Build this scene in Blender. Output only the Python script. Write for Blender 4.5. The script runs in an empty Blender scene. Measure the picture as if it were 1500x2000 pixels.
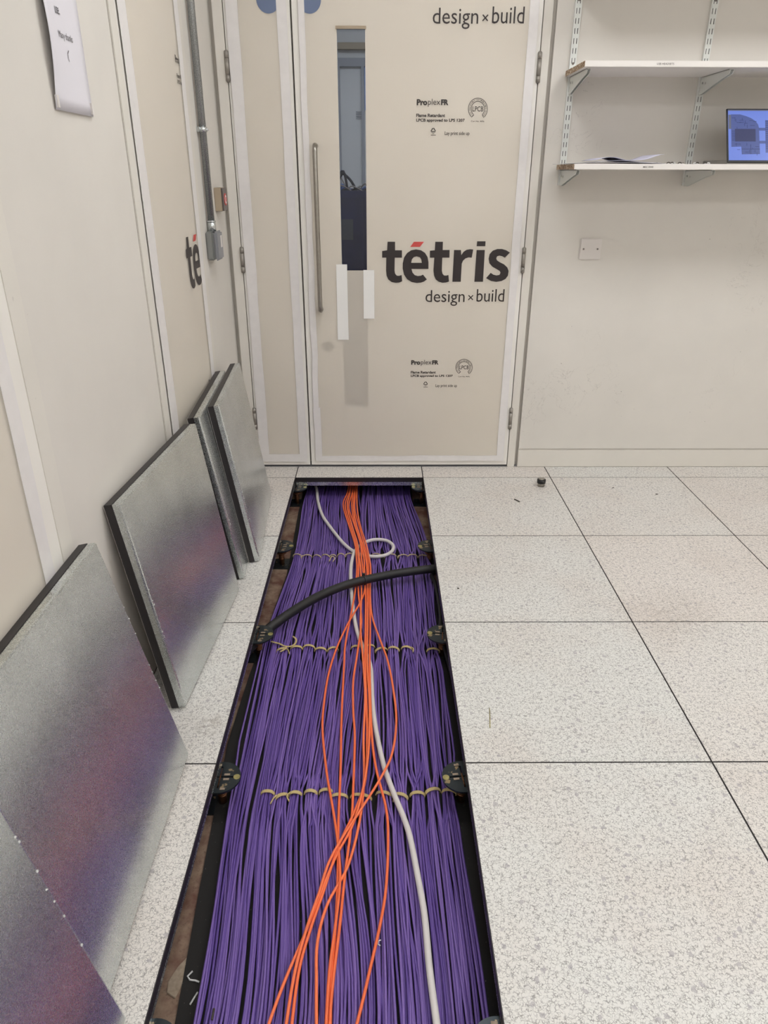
import bpy, bmesh, math, random
from mathutils import Vector, Matrix
from mathutils.geometry import tessellate_polygon

random.seed(7)
scene = bpy.context.scene
COL = scene.collection
PI = math.pi

# ------------------------------------------------------------------ camera, world, exposure
W, H = 1500.0, 2000.0
F = 1391.57                      # focal length in pixels of the 1500x2000 frame
PITCH, YAW, ROLL = 0.441749, 0.0078254, 0.0021695
CAM = Vector((0.392624, -3.098451, 1.285742))
_fw = Vector((math.sin(YAW) * math.cos(PITCH), math.cos(YAW) * math.cos(PITCH), -math.sin(PITCH)))
_r0 = Vector((math.cos(YAW), -math.sin(YAW), 0))
_u0 = _r0.cross(_fw)
_rt = _r0 * math.cos(ROLL) + _u0 * math.sin(ROLL)
_up = _u0 * math.cos(ROLL) - _r0 * math.sin(ROLL)
cam_data = bpy.data.cameras.new('camera')
cam_data.sensor_fit = 'VERTICAL'
cam_data.sensor_height = 36.0
cam_data.lens = 36.0 * F / H
cam_data.clip_start = 0.02
cam = bpy.data.objects.new('camera', cam_data)
COL.objects.link(cam)
cam.matrix_world = Matrix((
    (_rt.x, _up.x, -_fw.x, CAM.x),
    (_rt.y, _up.y, -_fw.y, CAM.y),
    (_rt.z, _up.z, -_fw.z, CAM.z),
    (0, 0, 0, 1)))
scene.camera = cam

world = bpy.data.worlds.new('world')
scene.world = world
world.use_nodes = True
world.node_tree.nodes['Background'].inputs[0].default_value = (0.9, 0.95, 1.0, 1)
world.node_tree.nodes['Background'].inputs[1].default_value = 0.0

vs = scene.view_settings
vs.view_transform = 'Standard'
vs.look = 'None'
vs.gamma = 1.0
vs.use_curve_mapping = False
vs.exposure = 0.12
LAMP_STRENGTH = 11.5
CORRIDOR_STRENGTH = LAMP_STRENGTH


def at(u, v, axis, val):
    """Point of a known plane (axis = val) that the photograph shows at pixel u, v."""
    d = _fw + _rt * ((u - 750) / F) - _up * ((v - 1000) / F)
    t = (val - CAM[axis]) / d[axis]
    return CAM + d * t


# ------------------------------------------------------------------ layout
D = 0.135            # front plane of the far wall and its double door
XL = -0.25           # face of the left wall
XR, YB, ZC = 3.6, -7.2, 2.7
VOID = -0.128        # concrete slab under the raised floor
MAT_Z = -0.124
CAB_Z = -0.100       # centre height of the top layer of purple cables


# ------------------------------------------------------------------ materials
def srgb(r, g, b):
    def f(c):
        c /= 255.0
        return c / 12.92 if c <= 0.04045 else ((c + 0.055) / 1.055) ** 2.4
    return (f(r), f(g), f(b), 1)


class NT:
    def __init__(self, name):
        self.m = bpy.data.materials.new(name)
        self.m.use_nodes = True
        self.t = self.m.node_tree
        self.b = self.t.nodes['Principled BSDF']
        self.out = self.t.nodes['Material Output']

    def n(self, typ, **kw):
        nd = self.t.nodes.new(typ)
        for k, v in kw.items():
            setattr(nd, k, v)
        return nd

    def l(self, a, b):
        self.t.links.new(a, b)

    def pos(self):
        return self.n('ShaderNodeNewGeometry').outputs['Position']

    def obj(self):
        return self.n('ShaderNodeTexCoord').outputs['Object']

    def noise(self, vec, scale, detail=2, rough=0.5, dist=0.0):
        nd = self.n('ShaderNodeTexNoise')
        nd.inputs['Scale'].default_value = scale
        nd.inputs['Detail'].default_value = detail
        nd.inputs['Roughness'].default_value = rough
        nd.inputs['Distortion'].default_value = dist
        if vec is not None:
            self.l(vec, nd.inputs['Vector'])
        return nd

    def mapr(self, val, a, b, c=0.0, d=1.0):
        nd = self.n('ShaderNodeMapRange')
        nd.inputs[1].default_value, nd.inputs[2].default_value = a, b
        nd.inputs[3].default_value, nd.inputs[4].default_value = c, d
        self.l(val, nd.inputs[0])
        return nd.outputs[0]

    def math(self, op, a, b=None):
        nd = self.n('ShaderNodeMath', operation=op)
        for i, x in enumerate((a, b)):
            if x is None:
                continue
            if isinstance(x, (int, float)):
                nd.inputs[i].default_value = x
            else:
                self.l(x, nd.inputs[i])
        return nd.outputs[0]

    def mix(self, fac, a, b):
        nd = self.n('ShaderNodeMix', data_type='RGBA')
        if isinstance(fac, (int, float)):
            nd.inputs[0].default_value = fac
        else:
            self.l(fac, nd.inputs[0])
        for s, x in ((6, a), (7, b)):
            if isinstance(x, tuple):
                nd.inputs[s].default_value = x
            else:
                self.l(x, nd.inputs[s])
        return nd.outputs[2]

    def bump(self, h, strength=0.2, dist=0.001):
        nd = self.n('ShaderNodeBump')
        nd.inputs['Strength'].default_value = strength
        nd.inputs['Distance'].default_value = dist
        self.l(h, nd.inputs['Height'])
        self.l(nd.outputs[0], self.b.inputs['Normal'])

    def col(self, c):
        if isinstance(c, tuple):
            self.b.inputs['Base Color'].default_value = c
        else:
            self.l(c, self.b.inputs['Base Color'])

    def set(self, rough=None, metal=None, spec=None):
        if rough is not None:
            self.b.inputs['Roughness'].default_value = rough
        if metal is not None:
            self.b.inputs['Metallic'].default_value = metal
        if spec is not None:
            self.b.inputs['Specular IOR Level'].default_value = spec
        return self


M = {}


def plain(name, c, rough=0.5, metal=0.0, spec=0.5, vary=0.0, scale=20):
    t = NT(name)
    t.set(rough, metal, spec)
    if vary:
        n = t.noise(t.pos(), scale, 4)
        dark = tuple(x * (1 - vary) for x in c[:3]) + (1,)
        t.col(t.mix(t.mapr(n.outputs[0], 0.3, 0.7), dark, c))
    else:
        t.col(c)
    M[name] = t.m
    return t.m


def painted(name, c, scuff):
    """Painted board: faint mottling and thin grey scuffs."""
    t = NT(name)
    p = t.pos()
    n = t.noise(p, 2.2, 4, 0.6)
    c2 = tuple(x * 0.93 for x in c[:3]) + (1,)
    base = t.mix(t.mapr(n.outputs[0], 0.35, 0.7), c, c2)
    s1 = t.noise(p, 9, 6, 0.62, 1.2)
    s2 = t.noise(p, 1.7, 3, 0.6)
    line = t.math('ABSOLUTE', t.math('SUBTRACT', s1.outputs[0], 0.5))
    thin = t.mapr(line, 0.0, 0.0035, 1, 0)
    mask = t.mapr(s2.outputs[0], 0.60, 0.66)
    spots = t.noise(p, 60, 2)
    dots = t.math('MULTIPLY', t.mapr(spots.outputs[0], 0.74, 0.78), t.mapr(s2.outputs[0], 0.5, 0.6))
    fac = t.math('MULTIPLY', t.math('MAXIMUM', t.math('MULTIPLY', thin, mask), dots), scuff)
    t.col(t.mix(fac, base, srgb(120, 112, 104)))
    t.set(0.55, 0, 0.35)
    f = t.noise(p, 180, 2)
    t.bump(f.outputs[0], 0.08, 0.0006)
    M[name] = t.m


painted('wall_paint', srgb(223, 218, 210), 0.6)
painted('frame_paint', srgb(226, 221, 212), 0.25)
painted('door_paint', srgb(240, 236, 229), 0.15)
plain('tape', srgb(232, 228, 226), 0.35, vary=0.05, scale=30)
plain('tape_bright', srgb(240, 239, 236), 0.35)
plain('ink', srgb(44, 36, 36), 0.5)
plain('ink_soft', srgb(52, 46, 45), 0.5)
plain('ink_red', srgb(205, 78, 74), 0.5)
plain('sign_blue', srgb(108, 122, 152), 0.6)
plain('lock_grey', srgb(92, 92, 96), 0.4)
plain('steel_brushed', srgb(165, 160, 152), 0.32, 0.9, vary=0.15, scale=60)
plain('hinge_steel', srgb(158, 152, 144), 0.42, 0.4, vary=0.15, scale=60)
plain('box_grey', srgb(132, 133, 130), 0.5)
plain('box_grey_lid', srgb(140, 141, 145), 0.45)
plain('box_tan', srgb(168, 152, 130), 0.6)
plain('white_plastic', srgb(225, 219, 214), 0.3)
plain('screw_grey', srgb(120, 112, 108), 0.4, 0.6)
plain('slot_shade_grey', srgb(112, 112, 112), 0.55, 0.3)
plain('rail_metal', srgb(224, 226, 221), 0.4, 0.0)
plain('shelf_white', srgb(232, 227, 222), 0.4)
plain('paper', srgb(225, 222, 228), 0.7)
plain('paper_blue', srgb(205, 203, 222), 0.7)
plain('laptop_black', srgb(14, 14, 18), 0.35)
plain('laptop_silver', srgb(150, 146, 140), 0.35, 0.6)
plain('rubber_black', srgb(26, 25, 26), 0.55)
plain('white_jacket', srgb(214, 208, 205), 0.4, vary=0.05, scale=25)
plain('clip_white', srgb(215, 214, 212), 0.5)
plain('brass', srgb(188, 178, 120), 0.35, 0.7, vary=0.35, scale=90)
plain('copper', srgb(140, 98, 70), 0.4, 0.8, vary=0.5, scale=80)
plain('pale_zinc', srgb(178, 160, 140), 0.5, 0.5, vary=0.3, scale=120)
plain('ceiling_paint', srgb(232, 230, 225), 0.8)
plain('bin_blue', srgb(26, 34, 88), 0.4, vary=0.3, scale=14)
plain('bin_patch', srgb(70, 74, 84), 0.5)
plain('wire_blue', srgb(60, 90, 150), 0.45)
plain('wire_grey', srgb(150, 140, 130), 0.5)
plain('wire_dark', srgb(30, 32, 44), 0.5)
plain('corridor_grey', srgb(215, 213, 210), 0.7)
plain('corridor_dark', srgb(160, 160, 164), 0.7)
plain('corridor_window', srgb(150, 175, 225), 0.5)
plain('chip_dark', srgb(64, 56, 50), 0.6)

# raised-floor vinyl: off-white with fine dark worm veins and soft grey flecks
t = NT('floor_vinyl')
p = t.pos()
oi = t.n('ShaderNodeObjectInfo')
warp = t.noise(p, 120, 2)
wv = t.n('ShaderNodeVectorMath', operation='SCALE')
t.l(warp.outputs['Color'], wv.inputs[0])
wv.inputs['Scale'].default_value = 0.012
ad = t.n('ShaderNodeVectorMath', operation='ADD')
t.l(p, ad.inputs[0])
t.l(wv.outputs[0], ad.inputs[1])
vor = t.n('ShaderNodeTexVoronoi', feature='DISTANCE_TO_EDGE')
vor.inputs['Scale'].default_value = 165
t.l(ad.outputs[0], vor.inputs['Vector'])
brk = t.noise(p, 110, 3)
vein = t.math('MULTIPLY', t.mapr(vor.outputs['Distance'], 0.02, 0.12, 1, 0), t.mapr(brk.outputs[0], 0.36, 0.56))
vfl = t.n('ShaderNodeTexVoronoi', feature='F1')
vfl.inputs['Scale'].default_value = 62
t.l(ad.outputs[0], vfl.inputs['Vector'])
sep = t.n('ShaderNodeSeparateColor')
t.l(vfl.outputs['Color'], sep.inputs[0])
fleck = t.math('MULTIPLY', t.mapr(sep.outputs[0], 0.82, 0.84), t.mapr(vfl.outputs['Distance'], 0.28, 0.36, 1, 0))
tint = t.mix(oi.outputs['Random'], srgb(226, 219, 212), srgb(223, 222, 217))
big = t.noise(p, 3.0, 3)
base = t.mix(t.mapr(big.outputs[0], 0.45, 0.8, 0, 0.7), tint, srgb(216, 206, 197))
c1 = t.mix(t.math('MULTIPLY', vein, 0.74), base, srgb(112, 106, 104))
c2 = t.mix(t.math('MULTIPLY', fleck, 0.6), c1, srgb(160, 154, 158))
# two old smudges
for (sx, sy, r, k) in ((-0.045, -1.665, 0.05, 0.55), (1.35, -1.16, 0.20, 0.25)):
    dv = t.n('ShaderNodeVectorMath', operation='DISTANCE')
    t.l(p, dv.inputs[0])
    dv.inputs[1].default_value = (sx, sy, 0)
    sm = t.noise(p, 45, 4, 0.7)
    fac = t.math('MULTIPLY', t.mapr(dv.outputs['Value'], r * 0.15, r, 1, 0), t.mapr(sm.outputs[0], 0.42, 0.62))
    c2 = t.mix(t.math('MULTIPLY', fac, k), c2, srgb(120, 104, 88))
t.col(c2)
t.set(0.42, 0, 0.4)
M['floor_vinyl'] = t.m


def galvanised(name, c_lo, c_hi, rough):
    t = NT(name)
    p = t.obj()
    sp = t.noise(p, 420, 2, 0.5)
    st = t.noise(p, 6, 3)
    a = t.mix(t.mapr(sp.outputs[0], 0.35, 0.65), c_lo, c_hi)
    t.col(t.mix(t.mapr(st.outputs[0], 0.4, 0.75, 0, 0.35), a, srgb(150, 154, 154)))
    t.set(rough, 0.92)
    r2 = t.mapr(sp.outputs[0], 0.3, 0.7, rough - 0.02, rough + 0.05)
    t.l(r2, t.b.inputs['Roughness'])
    M[name] = t.m


galvanised('galvanised', srgb(206, 211, 210), srgb(226, 230, 229), 0.25)
galvanised('galvanised_conduit', srgb(128, 130, 130), srgb(176, 178, 178), 0.36)
galvanised('zinc_bright', srgb(190, 195, 196), srgb(225, 228, 228), 0.22)

# black edge trim (plastic) of the floor panels
plain('trim_black', srgb(40, 36, 37), 0.45)
# black passivated pedestal metal with worn yellow patches
t = NT('pedestal_black')
n = t.noise(t.obj(), 38, 3, 0.6)
t.col(t.mix(t.mapr(n.outputs[0], 0.62, 0.66), srgb(58, 64, 68), srgb(160, 142, 112)))
t.set(0.3, 0.75)
M['pedestal_black'] = t.m
# slab: red-brown sealer under dust
t = NT('slab')
p = t.pos()
a = t.noise(p, 9, 5, 0.65)
b = t.noise(p, 120, 3, 0.7)
c = t.mix(t.mapr(a.outputs[0], 0.38, 0.66), srgb(104, 72, 62), srgb(158, 138, 118))
t.col(t.mix(t.mapr(b.outputs[0], 0.55, 0.75, 0, 0.5), c, srgb(70, 54, 44)))
t.set(0.8, 0, 0.2)
M['slab'] = t.m
# rubber mat with crumbs of dust
t = NT('mat_black')
b = t.noise(t.pos(), 260, 2)
t.col(t.mix(t.mapr(b.outputs[0], 0.74, 0.78), srgb(40, 38, 37), srgb(150, 145, 140)))
t.set(0.75, 0, 0.25)
M['mat_black'] = t.m


def jacket(name, lo, hi, rough):
    t = NT(name)
    oi = t.n('ShaderNodeObjectInfo')
    t.col(t.mix(oi.outputs['Random'], lo, hi))
    t.set(rough, 0, 0.4)
    M[name] = t.m


jacket('jacket_purple', srgb(90, 66, 140), srgb(126, 100, 170), 0.42)
jacket('jacket_orange', srgb(240, 112, 66), srgb(246, 124, 78), 0.42)
# tie ribbon, tan with tiny dark perforations
t = NT('tie_tan')
v = t.n('ShaderNodeTexVoronoi')
v.inputs['Scale'].default_value = 330
t.l(t.pos(), v.inputs['Vector'])
t.col(t.mix(t.mapr(v.outputs['Distance'], 0.16, 0.24, 1, 0), srgb(190, 170, 122), srgb(124, 104, 70)))
t.set(0.75, 0, 0.2)
M['tie_tan'] = t.m
plain('twine', srgb(206, 186, 150), 0.85, vary=0.3, scale=300)

# chipboard edge of the shelves: tan core with brown flakes
t = NT('chipboard')
n = t.noise(t.pos(), 130, 3, 0.7)
t.col(t.mix(t.mapr(n.outputs[0], 0.46, 0.54), srgb(206, 188, 166), srgb(134, 104, 76)))
t.set(0.8)
M['chipboard'] = t.m

# fluted translucent protection sheet: lets part of what is behind show through
t = NT('fluted_sheet')
p = t.obj()
sx = t.n('ShaderNodeSeparateXYZ')
t.l(p, sx.inputs[0])
wave = t.math('SINE', t.math('MULTIPLY', sx.outputs[0], 1250.0))
n = t.noise(p, 2.5, 3)
t.col(t.mix(t.mapr(n.outputs[0], 0.3, 0.7), srgb(252, 244, 230), srgb(250, 241, 226)))
t.set(0.45, 0, 0.4)
t.bump(wave, 0.05, 0.0004)
tr = t.n('ShaderNodeBsdfTransparent')
tr.inputs[0].default_value = (0.965, 0.965, 0.968, 1)
ms = t.n('ShaderNodeMixShader')
ms.inputs[0].default_value = 0.58
t.l(t.b.outputs[0], ms.inputs[1])
t.l(tr.outputs[0], ms.inputs[2])
t.l(ms.outputs[0], t.out.inputs[0])
M['fluted_sheet'] = t.m

# door glass: tinted clear with a mirror layer
t = NT('door_glass')
tr = t.n('ShaderNodeBsdfTransparent')
tr.inputs[0].default_value = (0.84, 0.88, 0.94, 1)
gl = t.n('ShaderNodeBsdfGlossy')
gl.inputs['Roughness'].default_value = 0.03
fr = t.n('ShaderNodeFresnel')
fr.inputs[0].default_value = 1.5
ms = t.n('ShaderNodeMixShader')
t.l(fr.outputs[0], ms.inputs[0])
t.l(tr.outputs[0], ms.inputs[1])
t.l(gl.outputs[0], ms.inputs[2])
t.l(ms.outputs[0], t.out.inputs[0])
M['door_glass'] = t.m


def emitter(name, c, s):
    t = NT(name)
    t.col((0.8, 0.8, 0.8, 1))
    t.b.inputs['Emission Color'].default_value = c
    t.b.inputs['Emission Strength'].default_value = s
    M[name] = t.m


emitter('lamp_diffuser', (0.985, 1.0, 1.02, 1), LAMP_STRENGTH)
emitter('lamp_diffuser_cool', (0.94, 0.97, 1.0, 1), CORRIDOR_STRENGTH)
emitter('screen_blue', srgb(112, 136, 222), 0.85)
emitter('screen_mid', srgb(78, 94, 158), 0.75)
emitter('screen_dark', srgb(48, 56, 104), 0.7)
emitter('screen_line', srgb(52, 64, 118), 0.7)
emitter('screen_grey', srgb(116, 120, 140), 0.6)
for k in ('screen_blue', 'screen_mid', 'screen_dark', 'screen_line', 'screen_grey'):
    M[k].node_tree.nodes['Principled BSDF'].inputs['Base Color'].default_value = (0.01, 0.01, 0.015, 1)
    M[k].node_tree.nodes['Principled BSDF'].inputs['Roughness'].default_value = 0.25


# ------------------------------------------------------------------ object helpers
def tag(o, label=None, cat=None, group=None, kind=None):
    if label:
        o['label'] = label
    if cat:
        o['category'] = cat
    if group:
        o['group'] = group
    if kind:
        o['kind'] = kind
    return o


def link(name, me, parent=None):
    o = bpy.data.objects.new(name, me)
    COL.objects.link(o)
    if parent is not None:
        o.parent = parent
    return o


def empty(name, loc=(0, 0, 0)):
    o = bpy.data.objects.new(name, None)
    COL.objects.link(o)
    o.location = loc
    o.empty_display_size = 0.05
    return o


def fin(bm, name, mats, parent=None, smooth=False, bevel=0.0):
    """Close a bmesh into one mesh object; geometry is given in the parent's space."""
    if bevel:
        bmesh.ops.bevel(bm, geom=[e for e in bm.edges], offset=bevel, segments=2, affect='EDGES', clamp_overlap=True)
    bmesh.ops.recalc_face_normals(bm, faces=bm.faces)
    me = bpy.data.meshes.new(name)
    bm.to_mesh(me)
    bm.free()
    for m in (mats if isinstance(mats, (list, tuple)) else [mats]):
        me.materials.append(M[m])
    if smooth:
        for f in me.polygons:
            f.use_smooth = True
    return link(name, me, parent)


def box(bm, x0, x1, y0, y1, z0, z1, mi=0):
    v = [bm.verts.new((x, y, z)) for x in (x0, x1) for y in (y0, y1) for z in (z0, z1)]
    for q in ((0, 1, 3, 2), (4, 6, 7, 5), (0, 4, 5, 1), (2, 3, 7, 6), (0, 2, 6, 4), (1, 5, 7, 3)):
        f = bm.faces.new([v[i] for i in q])
        f.material_index = mi
    return v


def boxo(name, b, mat, parent=None, bevel=0.0):
    bm = bmesh.new()
    box(bm, *b)
    return fin(bm, name, mat, parent, bevel=bevel)


def prism(bm, pts, n_vec, mi=0):
    """Extrude a planar 3D polygon along n_vec."""
    a = [bm.verts.new(p) for p in pts]
    b = [bm.verts.new(Vector(p) + Vector(n_vec)) for p in pts]
    n = len(pts)
    for ring, rev in ((a, True), (b, False)):
        f = bm.faces.new(ring[::-1] if rev else ring)
        f.material_index = mi
    for i in range(n):
        f = bm.faces.new((a[i], a[(i + 1) % n], b[(i + 1) % n], b[i]))
        f.material_index = mi


def plate(bm, outer, holes, f, n_vec, mi=0):
    """Flat plate with real holes: 2D loops placed by f(a, b) and extruded along n_vec."""
    loops = [list(outer)] + [list(h) for h in holes]
    flat = [q for l in loops for q in l]
    n_vec = Vector(n_vec)
    A = [bm.verts.new(Vector(f(*q))) for q in flat]
    B = [bm.verts.new(Vector(f(*q)) + n_vec) for q in flat]
    for tri in tessellate_polygon([[Vector((x, y, 0)) for x, y in l] for l in loops]):
        if len(set(tri)) < 3 or bm.faces.get([A[i] for i in tri]):
            continue
        bm.faces.new([A[i] for i in tri]).material_index = mi
        bm.faces.new([B[i] for i in reversed(tri)]).material_index = mi
    k = 0
    for l in loops:
        m = len(l)
        for i in range(m):
            a, b = k + i, k + (i + 1) % m
            bm.faces.new((A[a], A[b], B[b], B[a])).material_index = mi
        k += m


def cyl(bm, p0, p1, r0, r1=None, n=16, mi=0, caps=True):
    p0, p1 = Vector(p0), Vector(p1)
    r1 = r0 if r1 is None else r1
    d = (p1 - p0).normalized()
    a = d.orthogonal().normalized()
    b = d.cross(a)
    R0 = [bm.verts.new(p0 + (a * math.cos(2 * PI * i / n) + b * math.sin(2 * PI * i / n)) * r0) for i in range(n)]
    R1 = [bm.verts.new(p1 + (a * math.cos(2 * PI * i / n) + b * math.sin(2 * PI * i / n)) * r1) for i in range(n)]
    for i in range(n):
        f = bm.faces.new((R0[i], R0[(i + 1) % n], R1[(i + 1) % n], R1[i]))
        f.material_index = mi
        f.smooth = True
    if caps:
        bm.faces.new(R0[::-1]).material_index = mi
        bm.faces.new(R1).material_index = mi


def catmull(pts, per):
    P = [Vector(p) for p in pts]
    P = [P[0] * 2 - P[1]] + P + [P[-1] * 2 - P[-2]]
    out = []
    for i in range(1, len(P) - 2):
        a, b, c, d = P[i - 1:i + 3]
        for k in range(per):
            s = k / per
            out.append(0.5 * ((2 * b) + (c - a) * s + (2 * a - 5 * b + 4 * c - d) * s * s + (3 * b - a - 3 * c + d) * s ** 3))
    out.append(P[-2])
    return out


def tube(bm, pts, r, n=8, flat=1.0, mi=0, up=Vector((0, 0, 1))):
    """Sweep a circle (or an ellipse, flat = height / width) along the points."""
    rings = []
    for i, p in enumerate(pts):
        d = (Vector(pts[min(i + 1, len(pts) - 1)]) - Vector(pts[max(i - 1, 0)]))
        if d.length < 1e-9:
            d = Vector((0, 1, 0))
        d.normalize()
        s = d.cross(up)
        if s.length < 1e-4:
            s = d.orthogonal()
        s.normalize()
        w = s.cross(d)
        rr = r[i] if isinstance(r, (list, tuple)) else r
        rings.append([bm.verts.new(Vector(p) + s * math.cos(2 * PI * k / n) * rr + w * math.sin(2 * PI * k / n) * rr * flat) for k in range(n)])
    for a, b in zip(rings, rings[1:]):
        for k in range(n):
            f = bm.faces.new((a[k], a[(k + 1) % n], b[(k + 1) % n], b[k]))
            f.smooth = True
            f.material_index = mi
    bm.faces.new(rings[0][::-1]).material_index = mi
    bm.faces.new(rings[-1]).material_index = mi


def struct(name):
    o = empty(name)
    o['kind'] = 'structure'
    return o


# ------------------------------------------------------------------ floor: slab, raised tiles
bm = bmesh.new()
box(bm, XL - 0.15, XR + 0.1, YB - 0.1, 0.75, VOID - 0.08, VOID)
box(bm, XL - 0.15, XR + 0.1, 0.70, 0.75, VOID, -0.045)
floor = fin(bm, 'floor', 'slab')
tag(floor, 'raised floor of off-white speckled tiles over a dusty slab', kind='structure')

TILE_T = 0.042


def tile_mesh(w, d):
    """Vinyl-topped steel tile and its black edge trim, origin at the top centre."""
    bm = bmesh.new()
    g = 0.0023
    box(bm, -w / 2 + g, w / 2 - g, -d / 2 + g, d / 2 - g, -0.004, 0.0, 0)
    box(bm, -w / 2 + 0.0025, w / 2 - 0.0025, -d / 2 + 0.0025, d / 2 - 0.0025, -TILE_T, -0.023, 1)
    bmesh.ops.recalc_face_normals(bm, faces=bm.faces)
    a = bpy.data.meshes.new('floor_tile')
    bm.to_mesh(a)
    bm.free()
    a.materials.append(M['floor_vinyl'])
    a.materials.append(M['galvanised'])
    bm = bmesh.new()
    e = 0.0004
    box(bm, -w / 2 + e, w / 2 - e, -d / 2 + e, d / 2 - e, -0.0232, -0.0009)
    bmesh.ops.recalc_face_normals(bm, faces=bm.faces)
    b = bpy.data.meshes.new('edge_trim')
    bm.to_mesh(b)
    bm.free()
    b.materials.append(M['trim_black'])
    return a, b


_tm = {}
xs = [(XL, 0.0), (0.0, 0.6), (0.6, 1.2), (1.2, 1.8), (1.8, 2.4), (2.4, 3.0), (3.0, 3.6)]
ys = [(0.0, D + 0.006)] + [(-0.6 * (k + 1), -0.6 * k) for k in range(12)]
for (x0, x1) in xs:
    for (y0, y1) in ys:
        if x0 == 0.0 and y1 <= 0.001 and y0 > -3.01:
            continue                      # lifted tiles: the open trench
        key = (round(x1 - x0, 4), round(y1 - y0, 4))
        if key not in _tm:
            _tm[key] = tile_mesh(*key)
        a, b = _tm[key]
        o = link('floor_tile', a, floor)
        o.location = ((x0 + x1) / 2, (y0 + y1) / 2, 0)
        link('edge_trim', b, o)

# ------------------------------------------------------------------ far wall, right of the door, and the wall above
bm = bmesh.new()
box(bm, 1.067, XR + 0.1, D, D + 0.10, 0.094, ZC)
box(bm, 1.067, XR + 0.1, D + 0.006, D + 0.10, 0.0, 0.094)
box(bm, XL - 0.1, 1.067, D + 0.002, D + 0.10, 2.10, ZC)
wall_far = tag(fin(bm, 'wall_far', 'wall_paint'), 'off-white painted wall with shelves beside the double door', kind='structure')
bm = bmesh.new()
box(bm, 1.066, XR, D - 0.004, D + 0.01, 0.001, 0.086)
tag(fin(bm, 'baseboard_far', 'frame_paint', bevel=0.0015), 'low cream skirting board under the shelf wall', kind='structure')

# ------------------------------------------------------------------ left wall with two cupboard doors
Y2A, Y2B = -2.75, -1.845          # leaf of the nearer cupboard door
Y3A, Y3B = -1.005, -0.365         # leaf of the farther cupboard door
bm = bmesh.new()
for (a, b) in ((YB, -2.82), (-1.785, -1.06), (-0.31, D + 0.1)):
    box(bm, XL - 0.10, XL, a, b, 0.0, ZC)
for (a, b) in ((-2.82, -1.785), (-1.06, -0.31)):
    box(bm, XL - 0.10, XL, a, b, 2.12, ZC)
wall_left = tag(fin(bm, 'wall_left', 'wall_paint'), 'white painted wall with the steel panels leaning on it', kind='structure')
# wall edges meet the frames in a thin recessed seam
for (nm, ya, yb, fa, fb) in (('door_2', Y2A, Y2B, -2.815, -1.790), ('door_3', Y3A, Y3B, -1.055, -0.315)):
    dr = struct(nm)
    proud = 0.010 if nm == 'door_2' else 0.003
    boxo('seam', (XL - 0.09, XL - 0.030, fa - 0.004, fb + 0.004, 0.0, 2.118), 'frame_paint', dr)
    bm = bmesh.new()
    box(bm, XL - 0.09, XL + proud, fa, ya - 0.0010, 0.0, 2.10)
    box(bm, XL - 0.09, XL + proud, yb + 0.0010, fb, 0.0, 2.10)
    box(bm, XL - 0.09, XL + proud, fa, fb, 2.06, 2.11)
    fin(bm, 'frame', 'frame_paint', dr, bevel=0.0015)
    boxo('leaf', (XL - 0.05, XL + proud - 0.001, ya, yb, 0.006, 2.055), 'door_paint', dr)
    tag(dr, 'white cupboard door near the camera end of the panel wall' if nm == 'door_2' else 'white cupboard door behind the pair of leaning panels', kind='structure')

# ------------------------------------------------------------------ remaining shell
tag(boxo('wall_right', (XR, XR + 0.1, YB, D + 0.1, 0.0, ZC), 'wall_paint'), kind='structure')
tag(boxo('wall_near', (XL - 0.1, XR + 0.1, YB - 0.1, YB, 0.0, ZC), 'wall_paint'), kind='structure')
tag(boxo('ceiling', (XL - 0.1, XR + 0.1, YB - 0.1, D + 0.1, ZC, ZC + 0.06), 'ceiling_paint'), kind='structure')

_lx = ((0.55, 'above the trench side'), (1.80, 'above the open tiles'), (3.05, 'added beside the far side wall'))
_ly = ((-1.15, 'by the double door'), (-3.55, 'as added fill in the middle of the room'), (-5.95, 'as added fill at the back of the room'))
for (lx, la, ly, lb) in [(x, a, y, b) for x, a in _lx for y, b in _ly]:  # pair by the door follows the shelf shadows; the rest is added fill
    lab = 'square ceiling light %s, %s' % (la, lb)
    L = empty('ceiling_light_offscreen', (lx, ly, ZC))
    tag(L, lab, 'light', 'square ceiling lights')
    bm = bmesh.new()
    for (a, b, c, d) in ((-0.3, 0.3, -0.3, -0.285), (-0.3, 0.3, 0.285, 0.3), (-0.3, -0.285, -0.285, 0.285), (0.285, 0.3, -0.285, 0.285)):
        box(bm, a, b, c, d, -0.02, 0.002)
    fin(bm, 'frame', 'white_plastic', L)
    boxo('diffuser', (-0.284, 0.284, -0.284, 0.284, -0.014, 0.002), 'lamp_diffuser', L)

# ------------------------------------------------------------------ double door in the far wall (door_1)
door = struct('door_1')
tag(door, 'pair of white doors covered with taped protection sheet', kind='structure')
GL, GM, GR = -0.191, 0.063, 1.014       # gap left, meeting gap, gap right
DT = 0.048
ZT = 2.05
VX0, VX1, VZ0, VZ1 = 0.233, 0.343, 0.30, 1.792
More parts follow.
